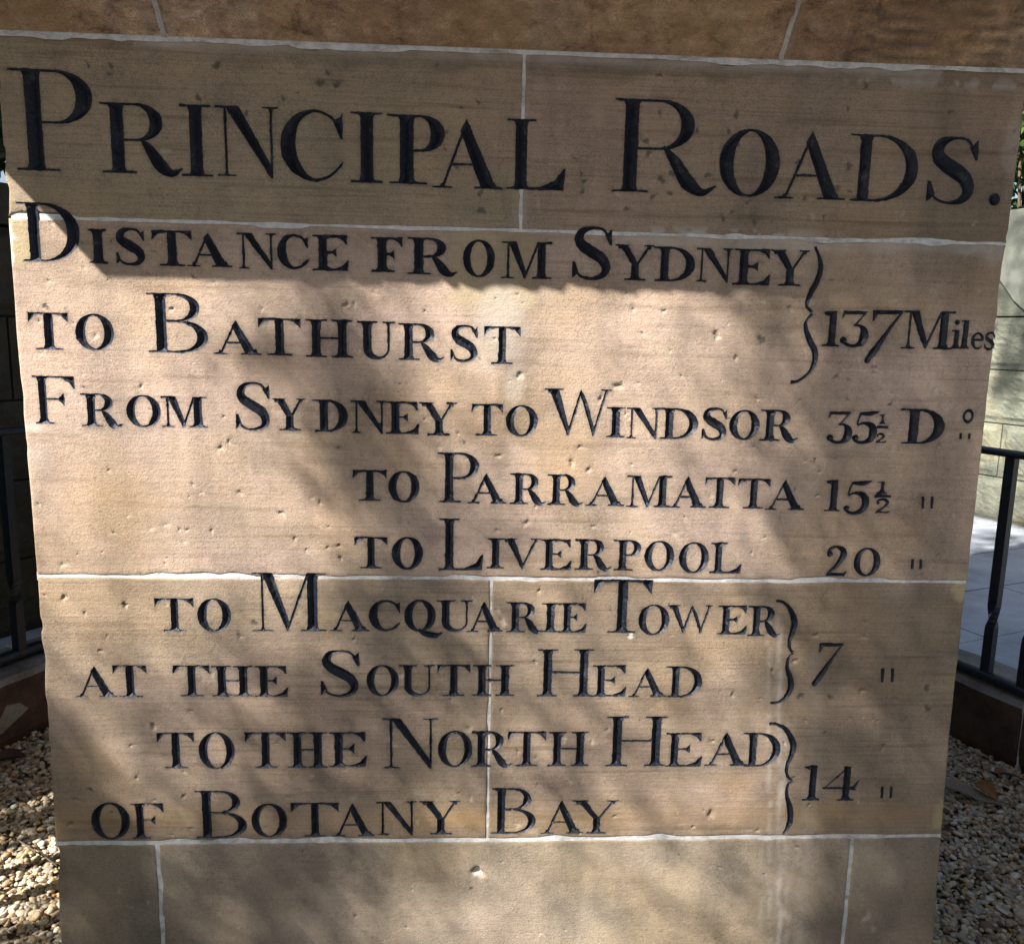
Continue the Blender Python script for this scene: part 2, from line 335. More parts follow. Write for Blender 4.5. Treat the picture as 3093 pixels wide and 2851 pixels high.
pit('F', [(230, 212, 7), (238, 228, 5, 'l'), (490, 240, 7, 'd'), (345, 345, 5), (925, 460, 6), (1000, 480, 5), (1140, 405, 6), (1145, 435, 5), (1490, 535, 6, 'l'), (467, 582, 4), (710, 592, 3), (915, 932, 4), (1515, 855, 5), (815, 1140, 4), (690, 1107, 4), (745, 940, 3), (798, 930, 3, 'd'), (1430, 508, 3, 'l'), (1240, 550, 3), (445, 860, 3), (1755, 570, 3, 'l'), (1600, 1255, 4, 'l'), (1345, 1475, 3, 'l'), (1465, 1555, 3, 'l'), (340, 1000, 4), (200, 1140, 5, 'l'), (990, 590, 4), (30, 450, 3), (1735, 1270, 4, 'd'), (300, 150, 3, 'l'), (500, 20, 3, 'l'), (1410, 1600, 5), (435, 1470, 3)])
pit('G', [(450, 92, 4), (535, 292, 5), (570, 210, 3), (1275, 212, 5), (1015, 612, 4), (815, 693, 7), (725, 965, 4), (480, 1025, 4, 'd'), (403, 1080, 5), (375, 1215, 7), (975, 1065, 5), (597, 1152, 4), (1018, 1235, 4), (915, 1268, 4), (665, 45, 5), (695, 795, 4), (632, 1570, 4, 'l'), (698, 1652, 3, 'l'), (978, 935, 4, 'l'), (820, 1085, 3), (1350, 140, 5, 'd'), (1125, 420, 6, 'l'), (1265, 1760, 3, 'l'), (1530, 1070, 3), (1660, 953, 4, 'l'), (1575, 955, 2)])
pit('H', [(120, 232, 4), (905, 605, 4), (1085, 350, 4), (340, 793, 3, 'l'), (730, 705, 8, 'l'), (1235, 745, 6), (1238, 765, 5, 'l'), (1385, 778, 5, 'l'), (1470, 710, 6, 'l'), (110, 1073, 6, 'l'), (200, 995, 3, 'l'), (740, 1075, 5, 'l'), (1270, 985, 4, 'l'), (1505, 1170, 4), (985, 1213, 7, 'l'), (910, 135, 8, 'l'), (885, 75, 5, 'l'), (750, 15, 5, 'l'), (1810, 210, 3, 'l'), (80, 925, 3, 'l'), (1485, 75, 2, 'd'), (370, 420, 6, 'l'), (590, 530, 2), (1590, 210, 6, 'w'), (430, 1560, 2), (910, 1410, 3, 'l'), (400, 1760, 3), (1110, 1790, 3, 'l'), (675, 1045, 3, 'd')])
pit('I', [(630, 345, 5), (660, 530, 6, 'd'), (818, 537, 5, 'd'), (990, 505, 7), (1163, 550, 6), (1330, 487, 6, 'd'), (1335, 598, 6, 'd'), (1065, 665, 3), (790, 730, 5), (1100, 805, 7), (300, 525, 5), (183, 1160, 8), (575, 780, 3), (740, 210, 5), (1005, 140, 5), (1000, 218, 5), (1255, 120, 4), (510, 400, 5), (445, 545, 3), (925, 650, 3), (900, 1220, 2), (705, 1110, 4), (430, 1245, 4), (1010, 1700, 9, 'l'), (1045, 1765, 6, 'l'), (195, 770, 4), (1110, 545, 3), (350, 90, 3, 'l'), (1050, 655, 3), (1135, 955, 3), (90, 1225, 4)])
PITS.append((*cface('H', 778, 1464), .0078, 'h'))
for _ in range(130):
    PITS.append((random.uniform(XL+.01, XR-.01), random.uniform(.35, 1.58), random.uniform(.0014, .0028), random.choice('nnnld')))
PA = np.array([p[:3] for p in PITS]); PK = [p[3] for p in PITS]
PDEP = np.array([{'d': .25, 'n': .40, 'l': .22, 'w': .15, 'h': .9}[k] for k in PK])*PA[:, 2]*1.15
def near_pits(x, z):
    """returns (depth, light, dark, white) accumulated over the pits"""
    dep = np.zeros_like(x); li = np.zeros_like(x); da = np.zeros_like(x); wh = np.zeros_like(x)
    for (px, pz, pr), k, pd in zip(PA, PK, PDEP):
        sel = np.where((abs(x-px) < 1.9*pr) & (abs(z-pz) < 1.9*pr))[0]
        if len(sel) == 0: continue
        dx = x[sel]-px; dz = z[sel]-pz; an = np.arctan2(dz, dx)
        rr = pr*(1+.28*np.sin(an*2+px*900)+.18*np.sin(an*3+pz*700)+.12*np.sin(an*5+px*400))
        q = np.hypot(dx, dz)/rr
        dep[sel] += pd*np.clip(1-q*q, 0, 1)**.7
        wgt = np.clip(1.25-q, 0, .5)*2
        if k in 'l': li[sel] = np.maximum(li[sel], wgt*.40)
        elif k == 'd': da[sel] = np.maximum(da[sel], wgt*.9)
        elif k == 'w': wh[sel] = np.maximum(wh[sel], wgt)
        elif k == 'h': wh[sel] = np.maximum(wh[sel], np.clip(1.0-np.hypot(dx, dz+.002)/(pr*.72), 0, 1) > 0.02)
        else: da[sel] = np.maximum(da[sel], wgt*.40*(dz > 0)); li[sel] = np.maximum(li[sel], wgt*.12*(dz < 0))  # plain pits: shade painted on the upper half, light on the lower
    return dep, li, da, wh

# ---- stone outlines on the front face
def wavy(p0, p1, amp, seed, step=.004, chip=.011):
    p0 = np.array(p0); p1 = np.array(p1); L = np.hypot(*(p1-p0)); k = max(2, int(L/step)); t = np.linspace(0, 1, k, endpoint=False)
    nrm = np.array([-(p1-p0)[1], (p1-p0)[0]])/L
    P = p0[None]+(p1-p0)[None]*t[:, None]
    s = t*L
    o = (fbm(s*22, s*0+seed, seed, 4)-.5)*2*amp
    o = o+np.clip(fbm(s*14+seed*3.1, s*0+seed+5, seed+2, 3)-.60, 0, 1)*chip*2
    o *= np.clip(np.minimum(t, 1-t)*L/.006, 0, 1)
    return [tuple(a+nrm*b_) for a, b_ in zip(P, o)]
def stone_outline(xl, xr, z0, z1, seed, ampv=.0014, amph=.0016, lcurve=None, rcurve=None):
    """clockwise or not does not matter; xl/xr numbers or edge functions"""
    fl = xl if callable(xl) else (lambda z: xl); fr = xr if callable(xr) else (lambda z: xr)
    P = []
    P += wavy((fl(z0), z0), (fr(z0), z0), amph, seed)
    zs = np.linspace(z0, z1, 6)
    for a, c in zip(zs[:-1], zs[1:]): P += wavy((fr(a), a), (fr(c), c), ampv*.4, seed+1+a, chip=.005)
    P += wavy((fr(z1), z1), (fl(z1), z1), amph, seed+2)
    for a, c in zip(zs[::-1][:-1], zs[::-1][1:]): P += wavy((fl(a), a), (fl(c), c), ampv*.4, seed+3+a, chip=.008)
    return np.array(P)
g = .0020
STONES = [
    ('top_left', stone_outline(edgeL,   .0588, Z2+.0014, Z1-.0022, 1), M_die2),
    ('top_right', stone_outline(.0614, edgeR, Z2+.0016, Z1-.0022, 2), M_topr),
    ('middle', stone_outline(edgeL, edgeR, Z3+.0020, Z2-.0014, 3, amph=.0020), M_die),
    ('low_left', stone_outline(edgeL, .0292, Z4+.0026, Z3-.0012, 4, ampv=.0018), M_low),
    ('low_right', stone_outline(.0312, edgeR, Z4+.0026, Z3-.0012, 5, ampv=.0014), M_low),
    ('base_left', stone_outline(edgeL, -.4474, -.05, Z4-.0022, 6, ampv=.0008, amph=.0008), M_base),
    ('base_mid', stone_outline(-.4436, .5782, -.05, Z4-.0022, 7, ampv=.0008, amph=.0008), M_base),
    ('base_right', stone_outline(.5824, edgeR, -.05, Z4-.0022, 8, ampv=.0008, amph=.0008), M_base),
]

# ---- glyphs: every letter is a set of strokes in units of its own height
def ell(cx, cy, rx, ry, a0=0, a1=360, k=40, sq=2.0):
    t = np.radians(np.linspace(a0, a1, k, endpoint=(a1-a0) % 360 != 0)); c = np.cos(t); s_ = np.sin(t)
    return [(cx+rx*np.sign(a)*abs(a)**(2/sq), cy+ry*np.sign(b_)*abs(b_)**(2/sq)) for a, b_ in zip(c, s_)]
def spline(P, k=8):
    P = [np.array(p, float) for p in P]; P = [2*P[0]-P[1]]+P+[2*P[-1]-P[-2]]; out = []
    for i in range(1, len(P)-2):
        a, b_, c, d = P[i-1:i+3]
        for t in np.linspace(0, 1, k, endpoint=False):
            out.append(.5*((2*b_)+(-a+c)*t+(2*a-5*b_+4*c-d)*t*t+(-a+3*b_-3*c+d)*t**3))
    out.append(P[-2]); return np.array(out)
def stroke(P, W, k=8):
    Q = spline([(*p, w_) for p, w_ in zip(P, W)], k); C = Q[:, :2]; w_ = np.maximum(Q[:, 2], .004)/2
    T = np.gradient(C, axis=0); T /= np.linalg.norm(T, axis=1)[:, None]+1e-9; N = np.c_[-T[:, 1], T[:, 0]]
    return ('poly', list(map(tuple, C+N*w_[:, None]))+list(map(tuple, (C-N*w_[:, None])[::-1])))
def poly(*p): return ('poly', list(p))
def bar(xa, ya, xb, yb, w_): 
    d = np.array([xb-xa, yb-ya]); d = d/np.hypot(*d); nx, ny = -d[1]*w_/2, d[0]*w_/2
    return poly((xa+nx, ya+ny), (xb+nx, yb+ny), (xb-nx, yb-ny), (xa-nx, ya-ny))
def hs(xa, xb, y, up, xl, xr, t):      # a bracketed serif from xa to xb round a stem xl..xr; up=+1 foot, -1 head
    return poly((xa, y), (xb, y), (xb, y+up*t*.75), (xr+t*.6, y+up*t), (xr, y+up*t*2.6), (xl, y+up*t*2.6), (xl-t*.6, y+up*t), (xa, y+up*t*.75))
def stem(xl, xr, y0=0, y1=1): return poly((xl, y0), (xr, y0), (xr, y1), (xl, y1))
def dstem(xa0, xb0, xa1, xb1, y0=0, y1=1): return poly((xa0, y0), (xb0, y0), (xb1, y1), (xa1, y1))
def bowl(xs, xk, xr, y0, y1, b_, t, sq=2.1):
    ym = (y0+y1)/2; ry = (y1-y0)/2
    o = [(xs, y0)]+[(xk+(xr-xk)*max(math.cos(a), 0)**(2/sq), ym+ry*np.sign(math.sin(a))*abs(math.sin(a))**(2/sq)) for a in np.linspace(-math.pi/2, math.pi/2, 28)]+[(xs, y1)]
    xi = xr-b_; ry2 = ry-t
    i_ = [(xs-.3, y0+t)]+[(xk+(xi-xk)*max(math.cos(a), 0)**(2/2.0), ym+ry2*np.sign(math.sin(a))*abs(math.sin(a))**(2/2.1)) for a in np.linspace(-math.pi/2, math.pi/2, 28)]+[(xs-.3, y1-t)]
    return ('ring', o, i_)
def G(ch, w, s, t):
    q = []; sv = s
    if ch == 'I':
        xl = (w-s)/2; return [stem(xl, xl+s), hs(0, w, 0, 1, xl, xl+s, t), hs(0, w, 1, -1, xl, xl+s, t)]
    if ch in 'PRBD':
        xl = s*.95 if ch in 'PD' else s*.75
        xl = min(xl, w*.22); xr = xl+s
        q = [stem(xl, xr), hs(0, xr, 1, -1, xl, xr, t)]
        if ch == 'P':
            q += [hs(max(0, xl-s*.75), xr+s*1.0, 0, 1, xl, xr, t), bowl(xr-.02, xl+(w-xl)*.45, w, .47, 1, s*1.05, t)]
        if ch == 'R':
            q += [hs(0, xr+s*.85, 0, 1, xl, xr, t), bowl(xr-.02, xl+(w-xl)*.36, xl+(w-xl)*.74, .46, 1, s, t)]
            xm = xl+(w-xl)*.42
            q += [stroke([(xm, .50), (xm+(w-xm)*.22, .34), (xm+(w-xm)*.47, .12), (xm+(w-xm)*.74, .015), (w, .09)], [t, s*.75, s*1.0, s*.55, t*.5])]
        if ch == 'B':
            q += [poly((0, 0), (xr+.1, 0), (xr+.1, t), (xl-t, t), (0, t*.75)), bowl(xr-.02, xl+(w-xl)*.40, xl+(w-xl)*.86, .52, 1, s*.9, t), bowl(xr-.02, xl+(w-xl)*.42, w, 0, .55, s*1.02, t)]
        if ch == 'D':
            q += [poly((xl*.35, 0), (xr+.1, 0), (xr+.1, t), (xl-t, t), (xl*.35, t*.75)), bowl(xr-.02, xl+(w-xl)*.28, w, 0, 1, s*1.12, t)]
        return q
    if ch in 'O0Q':
        W_ = w*(.83 if ch == 'Q' else 1); b_ = s*1.06
        y0 = 0 if ch != 'Q' else .10
        q = [('ring', ell(W_/2, (1+y0)/2, W_/2, (1-y0)/2, k=48, sq=2.05), ell(W_/2, (1+y0)/2, W_/2-b_, (1-y0)/2-t, k=48))]
        if ch == 'Q': q += [stroke([(W_*.45, .16), (W_*.7, .04), (w*.85, .0), (w, .08)], [s*.4, s*.8, s*.7, t*.6])]
        return q
    if ch == 'o':
        return [('ring', ell(w/2, .5, w/2, .5, k=36), ell(w/2, .5, w/2-s, .5-t*1.6, k=36))]
    if ch == 'C':
        A = np.radians([38, 62, 90, 125, 160, 195, 230, 265, 295, 322, 335]); rx = w*.53; cx = rx; ww = [t, t*1.2, t*1.3, s*.62, s*1.05, s*1.1, s*.85, t*1.5, t*1.2, t, t*.5]
        ins = [x/2 for x in ww]
        q = [stroke([(cx+(rx-i_)*math.cos(a), .5+(.5-i_)*math.sin(a)) for a, i_ in zip(A, ins)], ww, 6)]
        q += [poly((w-.005, .96), (w, .60), (w-.035, .60), (w-s*.62, .80), (w-s*.75, .86), (w-.04, .90))]
        return q
    if ch in 'Ss':
        X = lambda x: x*w
        Wd = [t, t*1.1, t*1.3, s*.75, s*1.0, s*1.12, s*1.2, s*1.12, s*.95, s*.6, t*1.3, t*1.1, t]
        P = [(.88, .84), (.73, .955), (.48, .975), (.235, .91), (.155, .755), (.27, .625), (.51, .515), (.755, .39), (.85, .22), (.74, .075), (.47, .022), (.22, .065), (.07, .19)]
        q = [stroke([(X(x), y) for x, y in P], Wd, 6)]
        q += [poly((X(.97), .965), (X(.99), .66), (X(.93), .66), (X(.80), .85), (X(.88), .89)), poly((X(.0), .34), (X(.0), .03), (X(.05), .05), (X(.17), .13), (X(.07), .34))]
        return q
    if ch == 'T':
        xl = (w-s)/2; h = .26
        return [stem(xl, xl+s), hs(xl-s*.95, xl+s*1.95, 0, 1, xl, xl+s, t), poly((0.02, 1), (w-.02, 1), (w-.02, 1-t), (.02, 1-t)),
                poly((.0, 1.0), (.05, 1.0), (w*.30, 1-t), (w*.17, 1-t*1.6), (.035+w*.03, 1-h*.75), (.01, 1-h), (0, 1-h)),
                poly((w, 1.0), (w-.05, 1.0), (w*.70, 1-t), (w*.83, 1-t*1.6), (w-.035-w*.03, 1-h*.75), (w-.01, 1-h), (w, 1-h))]
    if ch in 'EFL':
        xl = min(s*.7, w*.24); xr = xl+s
        q = [stem(xl, xr)]
        if ch in 'EF':
            q += [poly((0, 1), (w*.93, 1), (w*.93, 1-t), (xr+t, 1-t), (xr, 1-t*2.2), (xl, 1-t*2.4), (xl-t*.6, 1-t), (0, 1-t*.75)),
                  poly((w*.60, 1-t*.5), (w*.95, 1), (w*.96, .74), (w*.92, .74), (w*.84, .86))]
            xm = w*(.66 if ch == 'E' else .70)
            q += [bar(xr-.02, .52, xm, .52, t), poly((xm, .66), (xm, .38), (xm-.035, .42), (xm-w*.16, .52), (xm-.035, .62))]
        else: q += [hs(0, xr+s*.75, 1, -1, xl, xr, t)]
        if ch in 'EL':
            q += [poly((0, 0), (w*.96, 0), (w*.96, t), (xr+t, t), (xr, t*2.2), (xl, t*2.2), (xl-t*.6, t), (0, t*.75)), poly((w*.50, t*.4), (w*.97, 0), (w, .31), (w*.965, .31), (w*.82, .14))]
        else: q += [hs(max(0, xl-s*.6), xr+s*.85, 0, 1, xl, xr, t)]
        return q
    if ch == 'H':
        xl = min(s*.72, w*.17); xr = w-xl-s
        return [stem(xl, xl+s), stem(xr, xr+s), bar(xl+s*.8, .51, xr+s*.2, .51, t)]+[hs(a, b_, y, u, c, c+s, t) for a, b_, c in ((0, xl*2+s, xl), (w-2*xl-s, w, xr)) for y, u in ((0, 1), (1, -1))]
    if ch == 'A':
        ap = w*.47
        q = [bar(w*.15, .01, ap+.01, .95, t*1.1), poly((w-w*.11-s*1.05, 0), (w-w*.11+s*.12, 0), (ap+t*.3, 1), (ap-s*.42, .83)),
             bar(w*.13+(ap-w*.13)*.33, .345, w*.72, .345, t)]
        q += [hs(0, w*.25+t, 0, 1, w*.13, w*.13+t, t*.8), hs(w-w*.20-s*1.1, w, 0, 1, w-w*.11-s, w-w*.11, t)]
        return q
    if ch == 'N':
        xl = w*.155; xr = w*.875
        q = [stem(xl-t*.45, xl+t*.6), stem(xr-t*.5, xr+t*.5, .02, 1), poly((xl-t*.2, 1), (xl+s*1.02, 1), (xr+t*.5, .12), (xr+t*.5, -.015), (xr-.02, -.015)),
             poly((0, 1), (xl+s, 1), (xl+s*.8, 1-t), (0, 1-t*.9)), hs(w*.73, w, 1, -1, xr-t*.5, xr+t*.5, t*.8), hs(w*.03, w*.30, 0, 1, xl-t*.5, xl+t*.5, t*.8)]
        return q
    if ch == 'M':
        xl = w*.135; xr = w-w*.12-s; vx = w*.47
        q = [stem(xl-t*.5, xl+t*.6), stem(xr, xr+s), poly((xl-t*.2, 1), (xl+s*1.0, 1), (vx+t*1.0, .14), (vx, 0), (vx-t*.3, 0)), bar(vx, .03, xr+t*.3, .98, t*1.15),
             poly((0, 1), (xl+s, 1), (xl+s*.8, 1-t), (0, 1-t*.9)), poly((xr, 1), (w, 1), (w, 1-t*.8), (xr+s, 1-t), (xr+s*.6, 1-2*t)), hs(0, xl*2, 0, 1, xl-t*.5, xl+t*.5, t*.8), hs(xr-w*.10, w, 0, 1, xr, xr+s, t)]
        return q
    if ch == 'U':
        xl = min(s*.7, w*.2); xr = w-xl*.9; cx = (xl+xr)/2
        o = [(xl, 1), (xl, .34)]+[((xl+xr)/2-(xr-xl)/2*math.cos(a), .30-.30*math.sin(a)) for a in np.linspace(.1, math.pi-.1, 18)]+[(xr, .34), (xr, 1)]
        i_ = [(xl+s, 1.2), (xl+s, .34)]+[((xl+s+xr-t)/2-(xr-t-xl-s)/2*math.cos(a), .32-(.32-t*1.5)*math.sin(a)) for a in np.linspace(.1, math.pi-.1, 18)]+[(xr-t, .34), (xr-t, 1.2)]
        return [('ring', o, i_), hs(0, xl*2+s, 1, -1, xl, xl+s, t), hs(xr-t-w*.13, w, 1, -1, xr-t, xr, t*.9)]
    if ch in 'VW':
        n_ = 1 if ch == 'V' else 2; q = []
        if ch == 'V':
            vx = w*.53
            q = [poly((w*.10, 1), (w*.10+s*1.12, 1), (vx+t*.9, .13), (vx, 0)), bar(vx, .03, w*.885, .99, t*1.15), hs(0, w*.20+s, 1, -1, w*.1, w*.1+s, t*.8), hs(w*.74, w, 1, -1, w*.87, w*.9, t*.8)]
        else:
            a1, a2 = w*.36, w*.74; mid = w*.54
            q = [poly((w*.06, 1), (w*.06+s*1.1, 1), (a1+t*.9, .12), (a1, 0)), bar(a1, .03, mid, .93, t*1.15),
                 poly((mid-t*.6, .93), (mid+t*.2, .98), (mid+s*.75, .72), (a2+t*.9, .12), (a2, 0)), bar(a2, .03, w*.925, .99, t*1.15),
                 hs(0, w*.14+s, 1, -1, w*.06, w*.06+s, t*.8), hs(w*.84, w, 1, -1, w*.91, w*.94, t*.8)]
        return q
    if ch == 'Y':
        cx = w*.53
        return [stem(cx-s/2, cx+s/2, 0, .48), poly((w*.09, 1), (w*.09+s*1.15, 1), (cx+s*.5, .44), (cx+s*.2, .36), (cx-s*.5, .46)), bar(cx+s*.25, .44, w*.885, .99, t*1.2),
                hs(cx-s*1.4, cx+s*1.4, 0, 1, cx-s/2, cx+s/2, t), hs(0, w*.18+s, 1, -1, w*.09, w*.09+s, t*.8), hs(w*.74, w, 1, -1, w*.87, w*.91, t*.8)]
    if ch == '1':
        xl = (w-s)/2+.02; return [stem(xl, xl+s, 0, 1), hs(0, w, 0, 1, xl, xl+s, t), poly((0, .97), (xl+s*.5, 1), (xl+s*.5, .93), (xl, .86), (0, .93))]
    if ch == '2':
        return [stroke([(.10*w, .72), (.14*w, .90), (.42*w, .985), (.72*w, .87), (.74*w, .66), (.50*w, .38), (.22*w, .16), (.06*w, .04)], [s*.7, s*.6, t*1.3, s*.95, s*1.05, s*.7, t*1.6, t], 6), ('poly', ell(.13*w, .74, s*.5, s*.42, k=14)),
                poly((.02*w, .0), (.55*w, .0), (.88*w, .0), (w, .17), (.95*w, .17), (.8*w, .105), (.35*w, .12), (.06*w, .08))]
    if ch == '3':
        return [poly((.04*w, 1), (.93*w, 1), (.93*w, .97), (.82*w, .90), (.12*w, .90), (.07*w, .80), (.0, .80)), stroke([(.90*w, .97), (.70*w, .78), (.52*w, .61)], [t, t, t], 4),
                stroke([(.45*w, .60), (.70*w, .58), (.87*w, .42), (.84*w, .18), (.60*w, .04), (.30*w, .045), (.10*w, .17)], [t, t*1.5, s*1.05, s*1.1, t*1.8, t*1.6, s*.5], 6), ('poly', ell(.13*w, .17, s*.46, s*.42, k=14))]
    if ch == '5':
        return [stroke([(.24*w, .93), (.55*w, .93), (.80*w, .96), (1.0*w, 1.0)], [t*1.2, s*.6, s*.5, t*.4], 5), stroke([(.28*w, .94), (.20*w, .75), (.16*w, .57)], [t, t, t], 4),
                stroke([(.16*w, .56), (.42*w, .635), (.72*w, .56), (.83*w, .36), (.74*w, .14), (.48*w, .03), (.22*w, .05), (.07*w, .17)], [t, t*1.4, s*.9, s*1.1, s*.9, t*1.7, t*1.6, s*.5], 6), ('poly', ell(.12*w, .17, s*.46, s*.40, k=14))]
    if ch == '7':
        return [poly((.16*w, 1), (w, 1), (.97*w, .935), (.75*w, .92), (.30*w, .92), (.22*w, .80), (.17*w, .80)), stroke([(.95*w, .97), (.62*w, .62), (.32*w, .28), (.10*w, .05)], [t, s*.5, s*.95, s*.85], 6), ('poly', ell(.12*w, .05, s*.45, .05, k=12))]
    if ch == '4':
        xr = w*.74; return [stem(xr-s, xr, 0, 1), bar(0.0, .37, xr, .37, t*1.2), poly((0, .35), (.05, .35), (xr-s*.2, .97), (xr-s*.5, 1)), hs(xr-s*1.8, xr+s*.75, 0, 1, xr-s, xr, t), poly((xr, .42), (xr, .33), (w*.92, .30), (w*.9, .36), (w, .62), (w*.95, .60), (w*.84, .43))]
    if ch == 'i':
        xl = (w-s)/2; return [stem(xl, xl+s, 0, .66), hs(0, w, 0, 1, xl, xl+s, t), poly((0, .66), (xl+s*.5, .68), (xl+s*.5, .60), (0, .60)), ('poly', ell(w*.42, .93, s*.5, s*.5, k=14))]
    if ch == 'l':
        xl = (w-s)/2; return [stem(xl, xl+s, 0, 1), hs(0, w, 0, 1, xl, xl+s, t), poly((0, .99), (xl+s*.5, 1), (xl+s*.5, .93), (0, .94))]
    if ch == 'e':
        A = np.radians([10, 50, 90, 130, 170, 210, 250, 290, 322]); ww = [s*.8, s*.7, t, s*.6, s, s, s*.7, t, t*.6]
        return [stroke([(w*.52+(w*.5-i_/2)*math.cos(a), .5+(.5-i_/2)*math.sin(a)) for a, i_ in zip(A, ww)], ww, 5), bar(w*.15, .56, w*.95, .56, t*1.1)]
    if ch == '.':
        return [('poly', ell(w/2, .5, w/2, .5, k=28))]
    raise ValueError(ch)
EXT = {'T': (1, 1), 'P': (1, .72), 'R': (.5, .05), 'A': (0, 0), 'L': (.5, .15), 'D': (1, .5), 'B': (.5, .28), 'N': (1, 1), 'M': (0, 0), 'Y': (1, 1), 'V': (1, 1), 'W': (1, 1), 'E': (.5, .1), 'F': (1, .95), 'U': (1, 1)}
